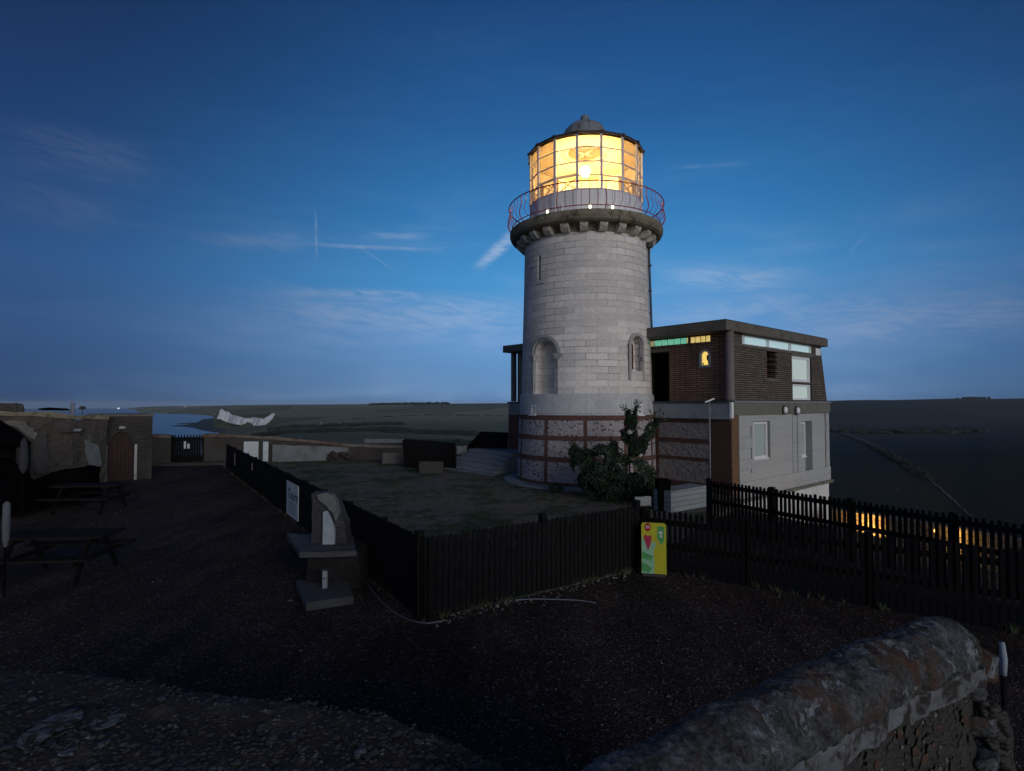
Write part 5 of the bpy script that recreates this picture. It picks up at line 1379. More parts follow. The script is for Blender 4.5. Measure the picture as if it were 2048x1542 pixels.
q = MB(); q.box((0, .06, -.03), (.10, .16, .06)); q.build('bracket', M_wirec, lt)
# dark lean-to shelter at the picture's left edge
hx = P(30, 900, 15.2)
sh = thing('timber_shelter', (hx.x, hx.y, 0), 'near black timber lean-to shelter with sloping felt roof at the left edge', 'shelter')
def w2(px, py, Y): p = P(px, py, Y); return (p.x, p.y, p.z)
q = MB(); vv = [w2(-160, 818, 16.2), w2(-6, 836, 16.4), w2(40, 864, 16.5), w2(64, 886, 16.6), w2(58, 893, 16.6), w2(-160, 890, 16.2)]
q.add(vv + [(x, y - 1.2, z) for x, y, z in vv], [tuple(range(6)), tuple(reversed(range(6, 12)))] + [(i, 6 + i, 6 + (i + 1) % 6, (i + 1) % 6) for i in range(6)])
o = q.build('roof', M_void, sh, world=True)
for px in (18, 62):
    q = MB(); a_ = w2(px - 6, 893, 16.3); q.bar((a_[0], a_[1], -.05), (a_[0], a_[1], a_[2] + .02), .10); q.build('post', M_fence, sh, world=True)
q = MB(); a_, c_ = P(-160, 900, 16.8), P(30, 900, 16.9); q.add([(a_.x, a_.y, 0), (c_.x, c_.y, 0), (c_.x, c_.y, 1.9), (a_.x, a_.y, 1.9), (a_.x, a_.y + .05, 0), (c_.x, c_.y + .05, 0), (c_.x, c_.y + .05, 1.9), (a_.x, a_.y + .05, 1.9)], [(0, 1, 2, 3), (7, 6, 5, 4), (0, 4, 5, 1), (1, 5, 6, 2), (2, 6, 7, 3), (3, 7, 4, 0)]); q.build('back_panel', M_fence, sh, world=True)
ps = P(47, 925, 15.4); pd = thing('parasol', (ps.x, ps.y, 0), 'narrow folded grey parasol under the lean-to shelter', 'parasol')
q = MB(); q.tube([(0, 0, 0), (0, 0, 2.2)], .02, 8); q.build('pole', M_void, pd)
q = MB(); q.lathe([(.02, 2.15), (.07, 2.05), (.11, 1.6), (.10, 1.35), (.03, 1.2)], 10); q.build('cloth', mat('dim_cloth', (.035, .038, .045), None, 4, .9, .2), pd, smooth=True)
# black tarpaulin over stacked furniture
def tarp(name, outline, Y, dep, label, seed):
    vs = [Vector(w2(x, y, Y)) for x, y in outline] + [Vector(w2(x, y, Y)) + Vector((0, dep, 0)) for x, y in outline]
    o = hull_rock(vs, name, mat('black_tarpaulin', (.004, .004, .005), None, 4, .7, .3, spec=.0), None, .05, 3, 2.2, seed); tag(o, label, 'cover'); return o
tarp('tarpaulin_cover', [(86, 1000), (88, 968), (120, 952), (150, 938), (180, 931), (200, 932), (202, 992)], 18.2, -1.0, 'black tarpaulin over stacked furniture in front of the ruined wall', 3)
tarp('tarpaulin_cover', [(-60, 1015), (-60, 912), (20, 915), (48, 940), (84, 975), (88, 1012)], 16.2, -1.2, 'larger black covered stack at the left edge under the shelter roof', 4)
# ---- picnic tables
M_tt = mat('wet_dark_timber', (.019, .015, .014), (.013, .011, .011), 6, .9, .3, spec=.05)
def picnic(px, py, rz, label):
    g_ = G(px, py); t = thing('picnic_table', (g_.x, g_.y, 0), label, 'picnic table', rz, group='picnic tables beside the path')
    for k in range(5):
        q = MB(); q.bb(-.9, .9, -.36 + k * .145, -.36 + k * .145 + .135, .72, .76)
        q.build('top_plank', M_tt, t)
    for sy in (-1, 1):
        for k in range(2):
            q = MB(); y0 = sy * .62 + (k - 1) * .135; q.bb(-.9, .9, y0, y0 + .125, .42, .46); q.build('bench_plank', M_tt, t)
    for sx in (-.62, .62):
        for sy in (-1, 1):
            q = MB(); q.bar((sx, sy * .62, 0), (sx, sy * .20, .72), .04, .09); q.build('leg', M_fence, t)
        q = MB(); q.bb(sx - .02 + .045, sx + .02 + .045, -.74, .74, .34, .42); q.build('cross_rail', M_fence, t)
        q = MB(); q.bb(sx + .045, sx + .085, -.34, .34, .64, .719); q.build('cross_rail', M_fence, t)
    return t
picnic(118, 1152, R(6), 'nearest dark picnic table left of the gravel path')
picnic(180, 1022, R(4), 'farthest dark picnic table, in front of the red arched door')
tbs = [o for o in bpy.data.objects if o.name.startswith('picnic_table')]
# folded pale parasol at the left edge
g_ = P(12, 1060, 9.2); pd = thing('parasol', (g_.x, g_.y, 0), 'pale folded parasol standing at the very left edge', 'parasol')
q = MB(); q.tube([(0, 0, 0), (0, 0, 1.52)], .015, 8); q.build('pole', M_void, pd)
q = MB(); q.lathe([(.02, 1.50), (.05, 1.46), (.055, 1.15), (.05, .92), (.03, .80), (.015, .78)], 10); q.build('cloth', mat('pale_cloth', (.11, .12, .14), (.08, .085, .10), 4, .9, .2), pd, smooth=True)

# ---- things along the back of the lawn
wp = P(512, 922, 30.2); wk = thing('display_panels', (wp.x, wp.y, 0), 'pair of white panels with a brown gap standing behind the path fence', 'panels', R(4))
hh = P(512, 883, 30.2).z
q = MB(); q.bb(-.62, .12, -.03, .03, .02, hh); q.build('panel', M_noticew, wk)
q = MB(); q.bb(.36, .62, -.03, .03, .02, hh - .01); q.build('panel', M_noticew, wk)
q = MB(); q.bb(.121, .359, .0, .05, .0, hh - .03); q.build('post', M_bwall, wk)
q = MB(); q.bb(-.85, -.621, .02, .08, 0, hh - .02); q.build('side_board', M_fascia, wk)
random.seed(12)
rub = thing('rubble_pile', tuple(G(683, 922)), 'knee high pile of rough brown rubble stones before the boundary wall', 'rubble')
g0_ = G(683, 922)
for k in range(26):
    a_ = random.random() * 6.28; rr = random.random() ** .5; x = g0_.x + math.cos(a_) * rr * .85; y = g0_.y + .1 + math.sin(a_) * rr * .3; s_ = random.uniform(.12, .24); z = s_ * .5 + random.random() * .55 * (1 - rr * .6)
    hull_rock([Vector((x, y, z)) + Vector((random.uniform(-1, 1), random.uniform(-1, 1), random.uniform(-.7, .7))).normalized() * s_ for _ in range(10)], 'stone', M_bwall if k % 3 else M_ruin, rub, .02, 1, 5, k, smooth=False, world=True)
def block(name, px0, px1, py0, py1, Y, dep, m, label, cat='stone block', seed=0):
    vs = [P(x, y, Y + d) for x in (px0, px1) for y in (py0, py1) for d in (0, dep)]
    for v_ in vs:
        if v_.z < .12: v_.z = -.03
    o = hull_rock(vs, name, m, None, .03, 4, 4, seed); tag(o, label, cat); return o
block('stone_trough', 764, 822, 906, 924, 29.4, .7, mat('grey_stone', (.17, .155, .15), (.12, .11, .105), 4, .9, .5), 'long pale stone block left of the black screen', seed=1)
block('stone_block', 838, 886, 923, 943, 25.4, .6, M_bwall, 'squat brown stone block in front of the black screen', seed=2)
block('stone_pillar', 913, 934, 892, 909, 28.8, .4, mat('pale_stone', (.30, .30, .29), (.22, .22, .21), 4, .9, .3), 'small pale stone between the black screen and the steps', seed=3)
block('stone_ledge', 728, 812, 878, 886, 33.5, .5, mat('grey_lead_stone', (.20, .21, .23), (.15, .16, .17), 4, .9, .3), 'flat grey slab behind the boundary wall', seed=4)

# ---- ruined stone fragment on its plinth, by the path
pl = thing('ruin_fragment', tuple(G(650, 1150)), 'broken stone wall fragment with a whitewashed panel on a stepped plinth', 'ruin')
M_frag = mat('rubble_masonry', (.058, .056, .060), (.036, .035, .038), 5, .9, .9, c3=(.10, .10, .105), s3=5, t3=(.55, .7), dist=.04)
def poly_rock(name, outline, Y, dep, m, parent, amp=.025, seed=0, sub=2, lean=0):
    vs = [w2(x, y, Y) for x, y in outline]; n = len(vs)
    q = MB(); q.add(vs + [(x, y + dep, z) for x, y, z in vs], [tuple(range(n)), tuple(reversed(range(n, 2 * n)))] + [(i, n + i, n + (i + 1) % n, (i + 1) % n) for i in range(n)])
    o = q.build(name, m, parent, world=parent is not None)
    bm = bmesh.new(); bm.from_mesh(o.data); bmesh.ops.triangulate(bm, faces=bm.faces)
    for _ in range(sub + 2):
        e = [e for e in bm.edges if e.calc_length() > .09]
        if not e: break
        bmesh.ops.subdivide_edges(bm, edges=e, cuts=1); bmesh.ops.triangulate(bm, faces=bm.faces)
    for v in bm.verts: v.co += NZ.noise_vector(v.co * 6 + Vector((seed, 0, 0))) * amp + NZ.noise_vector(v.co * 17) * amp * .5
    bm.to_mesh(o.data); bm.free(); doUV(o.data, 'box'); return o
poly_rock('lower_plinth', [(612, 1182), (614, 1112), (716, 1106), (722, 1178)], 9.55, 1.15, mat('dark_rubble', (.026, .023, .024), (.014, .013, .014), 6, .95, .9, dist=.04), pl, seed=1)
ts = P(640, 1100, 9.5).z
q = MB()
a1, a2, a3, a4 = P(600, 1120, 9.35), P(712, 1112, 9.45), P(706, 1078, 10.6), P(575, 1078, 10.7)
q.prism([(a1.x, a1.y), (a2.x, a2.y), (a3.x, a3.y), (a4.x, a4.y)], ts - .09, ts + .0)
o = q.build('plinth_slab', mat('paving_stone', (.085, .088, .095), (.06, .06, .066), 3, .85, .5), pl, world=True)
bm = bmesh.new(); bm.from_mesh(o.data); bmesh.ops.subdivide_edges(bm, edges=bm.edges, cuts=7, use_grid_fill=True)
for v in bm.verts: v.co += NZ.noise_vector(v.co * 5) * .02
bm.to_mesh(o.data); bm.free()
poly_rock('stone_stump', [(623, 1092), (624, 1010), (622, 986), (640, 988), (660, 992), (672, 1006), (680, 1026), (690, 1050), (694, 1094)], 9.95, .34, M_frag, pl, .02, seed=2)
poly_rock('flint_cap', [(636, 1000), (634, 990), (650, 986), (664, 990), (672, 1004), (678, 1030), (672, 1044), (664, 1024), (652, 1012)], 9.86, .16, mat('flint_cap', (.16, .17, .165), (.10, .105, .105), 7, .7, .6), pl, .014, seed=3)
poly_rock('white_panel', [(645, 1100), (646, 1024), (654, 1022), (663, 1040), (669, 1060), (668, 1098)], 9.88, .06, mat('whitewash', (.40, .43, .48), (.27, .30, .34), 5, .8, .2), pl, .006, seed=4)
q = MB(); a1, a2, a3, a4 = G(612, 1206, .12), G(708, 1192, .12), G(694, 1156, .12), G(592, 1160, .12)
q.prism([(a1.x, a1.y), (a2.x, a2.y), (a3.x, a3.y), (a4.x, a4.y)], -.05, .12)
o = q.build('paving_slab', MATS['paving_stone'], None, bevel=.015); tag(o, 'flat grey paving slab lying in front of the ruin fragment', 'slab')
g_ = G(650, 1176, .12); t = thing('marker_post', (g_.x, g_.y, .12), 'short white marker post standing on the paving slab', 'post')
q = MB(); q.bb(-.035, .035, -.035, .035, 0, .28); q.build('shaft', mat('post_paint', (.34, .37, .42), (.25, .27, .30), 6, .7, .2), t, bevel=.006)
q = MB(); q.bb(-.045, .045, -.045, .045, .281, .31); q.build('cap', M_ledge, t)
q = MB(); q.lathe([(.001, 0), (.014, 0), (.014, .006), (.001, .006)], 10); q.v = [(x, -.036 - z, .16 + y) for x, y, z in q.v]; q.build('hole', M_void, t)

# ---- hoses on the gravel
M_hose = mat('pale_hose', (.16, .17, .21), None, 6, .6, 0)
def hose(name, pts, r_, label):
    ps_ = [G(x, y, r_ + .004) for x, y in pts]; out_ = []
    for i in range(len(ps_) - 1):
        p0, p1, p2, p3 = ps_[max(i - 1, 0)], ps_[i], ps_[i + 1], ps_[min(i + 2, len(ps_) - 1)]
        for k in range(8):
            u = k / 8; out_.append(.5 * ((2 * p1) + (p2 - p0) * u + (2 * p0 - 5 * p1 + 4 * p2 - p3) * u * u + (3 * p1 - p0 - 3 * p2 + p3) * u ** 3))
    out_.append(ps_[-1]); q = MB(); q.tube(out_, r_, 6); o = q.build(name, M_hose, None, smooth=True); tag(o, label, 'cable'); return o
hose('cable', [(721, 1146), (738, 1172), (758, 1198), (780, 1218), (805, 1234), (835, 1244), (862, 1246), (890, 1240)], .009, 'thin pale cable looping from the ruin fragment round the fence corner')
hose('cable', [(1030, 1200), (1070, 1198), (1120, 1199), (1160, 1201), (1192, 1206)], .010, 'straight pale cable on the gravel before the middle fence')

# ---- notice on the path fence
fd = (B - A).normalized(); fnrm = Vector((fd.y, -fd.x, 0))
if fnrm.dot(-A) < 0 and False: fnrm = -fnrm
# side of the fence towards the path (left)
fl_ = Vector((-fd.y, fd.x, 0)); 
if fl_.x > 0: fl_ = -fl_
def onfence(px):
    d = P(px, 808, 1.0); d.z = 0; d.x /= 1.0
    n_ = fl_; o_ = A + fl_ * .03; t_ = o_.dot(n_) / Vector((d.x, 1.0, 0)).dot(n_); return Vector((d.x * t_, t_, 0))
n1, n2 = onfence(576), onfence(599)
zt1, zb1 = P(576, 960, n1.y).z, P(576, 1028, n1.y).z
print('notice', n1, n2, zt1, zb1, P(599, 972, n2.y).z, P(599, 1041, n2.y).z)
zt1 = (zt1 + P(599, 973, n2.y).z) / 2; zb1 = (zb1 + P(599, 1041, n2.y).z) / 2
nl = (n2 - n1).length; nd = (n2 - n1).normalized(); nang = math.atan2(nd.y, nd.x)
nt_ = thing('notice_board', tuple(n1), 'white notice with black script lettering on the path fence', 'sign', nang)
q = MB(); q.bb(0, nl, -.01, .01, zb1, zt1); q.build('panel', M_noticew, nt_)
M_ink = mat('black_ink', (.02, .02, .03), None, 5, .6, 0); M_ink2 = mat('blue_grey_ink', (.16, .22, .32), None, 5, .6, 0)
zq = zt1 - zb1
o = txt('Tours', zq * .40, (nl * .06, -.014, zt1 - zq * .48), (R(90), 0, 0), M_ink, nt_, ext=.002, shear=.35)
sx_ = nl * .86 / max(.01, o.dimensions.x); o.scale = (sx_, 1, 1)
for k in range(4):
    q = MB(); w_ = [.5, .7, .55, .62][k]; z = zt1 - zq * (.62 + .09 * k); q.bb(nl * (.5 - w_ / 2), nl * (.5 + w_ / 2), -.013, -.0105, z, z + zq * .03); q.build('text_line', M_ink2, nt_)
for px, y0, y1, w_ in ((472, 907, 930, .10), (507, 926, 940, .10)):
    p_ = onfence(px); z0, z1 = P(px, y1, p_.y).z, P(px, y0, p_.y).z
    o = MB().box((p_.x + fl_.x * .02, p_.y + fl_.y * .02, (z0 + z1) / 2), (w_ * 2, .02, z1 - z0), rz=nang).build('fence_notice', mat('faded_notice', (.20, .18, .22), None, 5, .8, 0), None)
    tag(o, 'tall faded notice strip on the far end of the path fence' if px == 472 else 'small pale tag on the path fence, right of the tall strip', 'sign')

# ---- yellow board by the fence corner
s0_, s1_ = P(1283, 1133, 10.35), P(1333, 1137, 10.25); s0_.z = s1_.z = 0
sl_ = (s1_ - s0_).length; sa_ = math.atan2((s1_ - s0_).y, (s1_ - s0_).x)
yb = thing('sign_board', tuple(s0_), 'bright yellow ice cream board with red badge leaning at the fence corner', 'sign', sa_)
szh = P(1308, 1048, 10.4).z; tilt = Matrix.Translation((0, 0, .03)) @ Matrix.Rotation(R(-5), 4, 'X')
def ylay(name, poly, m, k, th_=.0015):
    q = MB(); M_ = tilt
    xz_prism(q, [(x * sl_, z * szh) for x, z in poly], -.012 - .0025 * k - (0 if k else 0), -.012 - .0025 * k + .002 if k else .012, M_)
    return q.build(name, m, yb)
M_yel = mat('yellow_sign', (.46, .43, .022), (.38, .37, .02), 2, .5, .05); M_grn = mat('green_print', (.06, .25, .06), (.10, .34, .12), 9, .5, 0)
M_pgr = mat('pale_green_print', (.20, .42, .24), (.30, .50, .38), 7, .5, 0); M_mag = mat('magenta_print', (.42, .03, .08), (.30, .02, .06), 9, .5, 0); M_bad = mat('red_badge', (.36, .012, .02), None, 4, .5, 0)
def rr(x0, x1, z0, z1, r_=.06, n=5, rb=False):
    pts = [(x0, z0), (x1, z0)]
    for cx_, a_ in ((x1 - r_, 0), (x0 + r_, 90)):
        for i in range(n + 1): pts.append((cx_ + r_ * math.cos(R(a_ + 90 * i / n)), z1 - r_ * .6 + r_ * .6 * math.sin(R(a_ + 90 * i / n))))
    return pts
ylay('panel', rr(0, 1, 0, 1, .10), M_yel, 0)
ylay('red_badge', [(.26 + .13 * math.cos(i * .524), .91 + (.085 if i < 7 else .085) * math.sin(i * .524)) for i in range(12)], M_bad, 1)
ylay('badge_print', rr(.18, .34, .885, .945, .04), mat('pink_print', (.55, .30, .36), None, 30, .5, 0), 2)
ylay('green_panel', [(.63, .70), (.80, .58), (.92, .66), (.93, .90), (.88, .94), (.66, .93)], M_grn, 1)
ylay('price_print', [(.70, .80), (.86, .79), (.84, .83), (.72, .84)], M_noticew, 2)
ylay('price_print', [(.74, .73), (.84, .72), (.83, .77), (.76, .77)], M_noticew, 2)
ylay('leaf_print', [(.015, .0), (.50, .0), (.52, .20), (.48, .45), (.62, .60), (.45, .64), (.30, .50), (.015, .72)], M_pgr, 1)
ylay('leaf_print', [(.015, .30), (.40, .26), (.47, .36), (.20, .40), (.015, .44)], M_grn, 2)
ylay('leaf_print', [(.015, .06), (.30, .03), (.42, .12), (.20, .20), (.015, .22)], M_grn, 2)
ylay('fruit_print', [(.10, .72), (.18, .60), (.27, .46), (.36, .56), (.42, .72), (.36, .76), (.26, .74), (.18, .77)], M_mag, 3)
q = MB(); q.bb(.02, sl_ - .02, -.03, .09, .0, .045); q.build('base_bar', M_ledge, yb)

# ---- low pale wall and bin between the fences and the house
a_, c_ = P(1342, 1010, 16.2), P(1414, 1003, 17.2)
q = MB(); z1, z2 = P(1342, 983, 16.2).z, P(1414, 971, 17.2).z
d_ = (c_ - a_); d_.z = 0; d_.normalize(); n_ = Vector((-d_.y, d_.x, 0)) * .6
q.add([(a_.x, a_.y, -.1), (c_.x, c_.y, -.1), (c_.x, c_.y, z2), (a_.x, a_.y, z1), (a_.x + n_.x, a_.y + n_.y, -.1), (c_.x + n_.x, c_.y + n_.y, -.1), (c_.x + n_.x, c_.y + n_.y, z2), (a_.x + n_.x, a_.y + n_.y, z1)], [(0, 1, 2, 3), (7, 6, 5, 4), (0, 4, 5, 1), (1, 5, 6, 2), (2, 6, 7, 3), (3, 7, 4, 0)])
o = q.build('low_wall', brick('pale_low_wall', (.27, .29, .30), (.22, .24, .25), (.15, .16, .17), 1.4, .14, .012, bump=.5), None); tag(o, 'low pale sloping wall between the shrub and the farther fence', 'wall')
bp_ = P(1326, 1010, 16.6); bn = thing('wheeled_bin', (bp_.x, bp_.y, 0), 'black bin between the shrub and the low pale wall', 'bin')
zb_ = P(1326, 962, 16.6).z
q = MB(); q.box((0, 0, zb_ / 2), (.30, .40, zb_), top=1.12); q.build('body', M_void, bn)
q = MB(); q.box((0, 0, zb_ + .03), (.36, .46, .05)); q.build('lid', M_void, bn, bevel=.01)
block('kerb_stone', 1270, 1302, 994, 1012, 13.6, .4, MATS['pale_stone'], 'small pale kerb stone behind the fence corner', seed=5)
# ---- floodlight pole
fp = LF(1420, 900, -.35); fpw = C0 + U * -.35 + V * fp[0]
fo = thing('floodlight_pole', (fpw.x, fpw.y, 0), 'thin grey pole with a small pale floodlight before the house side', 'lamp post')
zt2 = P(1420, 802, fpw.y).z
q = MB(); q.tube([(0, 0, -.1), (0, 0, zt2)], .022, 8); q.build('pole', M_lead, fo, smooth=True)
q = MB(); q.box((0, 0, 0), (.36, .10, .045), M=Matrix.Translation((0.0, 0, zt2 + .02)) @ Matrix.Rotation(R(-22), 4, 'Y')); q.build('floodlight', M_upvc, fo, bevel=.008)

# ---- terrace wall lit by the amber lamps, behind the farther fence
tw = [(1664, 1019, 24.6), (1760, 1032, 20.5), (1860, 1049, 17.2), (1960, 1067, 14.6), (2060, 1085, 12.6)]
t = thing('terrace_wall', tuple(P(*tw[0])), 'low stone terrace wall lit amber beyond the farther fence', 'wall')
q = MB()
for px, py, Y in tw:
    p = P(px, py, Y); q.v += [(p.x, p.y, p.z - .85), (p.x, p.y, p.z), (p.x + .2, p.y + .3, p.z), (p.x + .2, p.y + .3, p.z - .85)]
for i in range(len(tw) - 1):
    for j in range(4): q.f.append((i * 4 + j, (i + 1) * 4 + j, (i + 1) * 4 + (j + 1) % 4, i * 4 + (j + 1) % 4))
q.f += [(0, 1, 2, 3), (16, 19, 18, 17)]
q.build('wall_face', brick('terrace_stone', (.34, .29, .22), (.26, .22, .17), (.14, .12, .09), .5, .18, .02, bump=1.0), t, world=True)
for px, py, Y, e, lb in ((1666, 1050, 21.6, 330, 'added amber lamp hidden behind the farther fence to light the terrace wall'), (1872, 1061, 15.9, 34, 'small amber path lamp glowing between the fence pickets at right')):  # first lamp is unseen, added to throw amber light on the terrace wall
    p = P(px, py, Y); gz_ = hgt(math.degrees(math.atan((px - 1024) / F)), p.to_2d().length)
    lt = thing('amber_lamp', (p.x, p.y, min(gz_, p.z - .3)), lb, 'lamp'); hz = p.z - lt.location.z
    q = MB(); q.tube([(0, 0, 0), (0, 0, hz - .05)], .02, 6); q.build('post', M_wirec, lt)
    q = MB(); q.lathe([(.001, hz - .05), (.045, hz - .045), (.05, hz), (.03, hz + .04), (.001, hz + .045)], 10); q.build('lamp_glass', M_warmlamp, lt, smooth=True)
    l_ = bpy.data.lights.new('amber_light', 'SPOT' if e > 50 else 'POINT'); l_.energy = e; l_.color = (1, .55, .13); l_.shadow_soft_size = .06
    lo_ = bpy.data.objects.new('amber_light', l_); COL.objects.link(lo_); lo_.parent = lt; lo_.location = (0, -.12, hz + .12)
    if e > 50: l_.spot_size = R(142); l_.spot_blend = .5; lo_.rotation_euler = Vector((1.3, .1, -.15)).to_track_quat('-Z', 'Y').to_euler()

# ================================================================ FOREGROUND WALLS
ZR = 2.0
M_cop = mat('lichened_coping', (.155, .160, .165), (.085, .085, .085), 6, .9, 1.0, 22, c3=(.20, .075, .035), s3=2.6, t3=(.60, .68), dist=.012)
def cop_mat():
    m, q, pr, out = base('flaking_coping'); v = coords(q)
    n1 = q.noise(v, 11, 10, .78, .4); n2 = q.noise(v, 3.0, 8, .7, .8); n3 = q.noise(v, 55, 6, .75)
    col = q.mix(q.mr(n1, .42, .58), (.058, .057, .057, 1), (.155, .165, .18, 1))
    col = q.mix(q.mr(n3, .46, .60), col, q.mix(.75, col, (.25, .25, .25, 1), 'MULTIPLY'))
    col = q.mix(q.m('MULTIPLY', q.mr(n2, .53, .62), q.mr(n1, .36, .50)), col, (.100, .060, .046, 1))
    col = q.mix(q.mr(q.noise(v, 6.5, 10, .82, .8), .555, .59), col, (.26, .285, .32, 1))
    col = q.mix(q.mr(q.noise(v, 7.5, 6, .7, .3), .64, .68), col, (.022, .024, .018, 1))
    q.inp(pr, 'Base Color', col); pr.inputs['Roughness'].default_value = .9; pr.inputs['Specular IOR Level'].default_value = .15
    bp = q.n('ShaderNodeBump'); bp.inputs['Strength'].default_value = 1; bp.inputs['Distance'].default_value = .03; q.inp(bp, 'Height', q.m('ADD', n1, q.m('MULTIPLY', n3, .5))); m.node_tree.links.new(bp.outputs[0], pr.inputs['Normal'])
    return m
M_cop = cop_mat()
M_cop2 = mat('flaking_limewash', (.16, .175, .20), (.075, .070, .070), 9, .9, 1.0, 30, c3=(.030, .026, .024), s3=8, t3=(.50, .58), dist=.02)
ridge = [(1010, 1625), (1150, 1553), (1400, 1428), (1600, 1337), (1750, 1275), (1872, 1234)]
rp = [G(x, y, ZR) for x, y in ridge]
# shift back by roughly the roundness of the coping seen edge on
RC = .138
dirw = (rp[-1] - rp[1]).normalized(); nw = Vector((dirw.y, -dirw.x, 0))   # towards the viewer's right
cl = []
for i in range(len(rp) - 1):
    for k in range(10): cl.append(rp[i].lerp(rp[i + 1], k / 10) + nw * .04)
cl.append(rp[-1] + nw * .04)
fw = thing('foreground_wall', (cl[20].x, cl[20].y, 0), 'rough wall with a thick rounded weathered coping, right foreground', 'wall')
q = MB(); nn = len(cl); prof_ = []
for j in range(64): th_ = math.pi * (-.12 + 1.24 * j / 63); prof_.append((math.cos(th_) * RC, math.sin(th_) * RC))
# sub-divided along
fine = []
for i in range(nn - 1):
    for k in range(7): fine.append(cl[i].lerp(cl[i + 1], k / 7))
fine.append(cl[-1])
endn = 14
for k in range(1, endn): fine.append(cl[-1] + dirw * RC * math.sin(k / endn * math.pi / 2) * 1.05)
N_ = len(fine)
for i, p in enumerate(fine):
    k = i - (N_ - endn); sc_ = math.cos(max(0, k + 1) / endn * math.pi / 2) if k >= 0 else 1.0; sc_ = max(sc_, .04)
    for (a_, h_) in prof_:
        v = p + nw * a_ * sc_ + Vector((0, 0, -RC + h_ * (sc_ if h_ > 0 else 1)))
        cs = (p - fine[0]).dot(dirw)
        u = v + Vector((0, 0, 0)); rid = 1 - abs(NZ.noise(Vector((cs * 26, math.atan2(h_, a_) * 1.6, 4)))) * 2
        ero = NZ.noise(u * 12); pit = min(0, NZ.noise(u * 24 + Vector((9, 0, 0))) + .12)
        jd = abs(((cs + .05 * NZ.noise(v * 5)) / .46) % 1 - .5) * .46
        out_n = (nw * a_ * sc_ + Vector((0, 0, h_))).normalized()
        v += NZ.noise_vector(v * 5.5) * .020 + out_n * (rid * .0055 + ero * .010 + pit * .020 - .014 * max(0, 1 - jd / .012) + .004 * NZ.noise(u * 60))
        q.v.append(tuple(v))
w = len(prof_)
for i in range(N_ - 1):
    for j in range(w - 1): q.f.append((i * w + j, (i + 1) * w + j, (i + 1) * w + j + 1, i * w + j + 1))
    q.f.append((i * w + w - 1, (i + 1) * w + w - 1, (i + 1) * w, i * w))
q.build('coping', M_cop, fw, world=True, smooth=True)
# flaky course under the coping, then the wall face
def facewall(name, m, off, z0, z1, amp, seed, taper=0.0):
    q = MB(); rows = 22; L_ = fine[:N_ - endn + 6]; n_ = len(L_)
    for i, p in enumerate(L_):
        for sgn in (1, -1):
            for j in range(rows + 1):
                jj = j if sgn > 0 else rows - j
                z = z0 + (z1 - z0) * jj / rows
                v = p + nw * sgn * (off + taper * (z1 - z)) + Vector((0, 0, z - p.z))
                v += NZ.noise_vector(v * 6 + Vector((seed, 0, 0))) * amp + NZ.noise_vector(v * 22) * amp * .5
                q.v.append(tuple(v))
    w = 2 * (rows + 1)
    for i in range(n_ - 1):
        for j in range(w): q.f.append((i * w + j, (i + 1) * w + j, (i + 1) * w + (j + 1) % w, i * w + (j + 1) % w))
    q.f += [tuple(range(w)), tuple((n_ - 1) * w + j for j in reversed(range(w)))]
    return q.build(name, m, fw, world=True, smooth=False)
facewall('flaking_course', M_cop2, .128, ZR - .285, ZR - .185, .022, 3)
M_wface = flint('flint_and_brick_face', (.018, .016, .016), (.034, .030, .029), (.010, .010, .010), scale=26)
facewall('wall_face', M_wface, .085, -.2, ZR - .287, .018, 5, .03)
e_ = P(1962, 1312, 2.86)
hull_rock([e_ + Vector((math.cos(a_) * .07, math.sin(a_) * .07, h_)) for a_ in [i * math.pi / 4 for i in range(8)] for h_ in (-.10, .01)] + [e_ + Vector((0, 0, .045))], 'end_stone', M_cop, fw, .012, 3, 9, 4, world=True)
e2 = P(1990, 1440, 2.80)
hull_rock([e2 + Vector((math.cos(a_) * .05 - h_ * .12, math.sin(a_) * .06, h_)) for a_ in [i * math.pi / 4 for i in range(8)] for h_ in (-.55, .06)], 'end_buttress', M_wface, fw, .02, 4, 8, 6, world=True)
random.seed(31)
ico = [(0, 0, .6), (.9, 0, .1), (.3, .85, .1), (-.75, .5, .05), (-.7, -.55, .1), (.3, -.9, .1), (0, 0, -.4)]
icf = [(0, 1, 2), (0, 2, 3), (0, 3, 4), (0, 4, 5), (0, 5, 1), (6, 2, 1), (6, 3, 2), (6, 4, 3), (6, 5, 4), (6, 1, 5)]
for nm_, cnt_, cA, cB, smin, smax in (('face_flints', 1500, (.022, .021, .022), (.050, .046, .045), .009, .024), ('pale_flints', 230, (.14, .145, .155), (.085, .08, .08), .006, .015), ('brick_fragments', 130, (.075, .038, .028), (.045, .026, .022), .014, .030)):
    q = MB()
    for _ in range(cnt_):
        p = fine[int(random.random() * (N_ - endn))].copy(); z = ZR - .28 - random.random() ** 1.2 * 1.25; s_ = random.uniform(smin, smax)
        c = p + nw * (.087 + .03 * (ZR - .287 - z)) ; c.z = z
        q.add(ico, icf, Matrix.Translation(c) @ nw.to_track_quat('Z', 'Y').to_matrix().to_4x4() @ Matrix.Rotation(random.random() * 6.28, 4, 'Z') @ Matrix.Diagonal((s_ * random.uniform(.9, 1.9), s_, s_ * random.uniform(.7, 1.3), 1)))
    o = q.build(nm_, mat(nm_, cA, cB, 20, .8, .2), fw, world=True, fix=False); o['kind'] = 'stuff'
random.seed(9)
for k, (px, py, sz_k) in enumerate(((1948, 1380, .05), (1968, 1410, .06), (1960, 1450, .07), (1984, 1482, .06), (1972, 1520, .08), (1996, 1545, .07))):
    c = P(px, py, 2.78); hull_rock([c + Vector((random.uniform(-1, 1), random.uniform(-.6, .6), random.uniform(-1, 1))).normalized() * sz_k for _ in range(12)], 'end_stone', M_wface if k % 2 else M_cop, fw, .008, 2, 10, k, world=True)
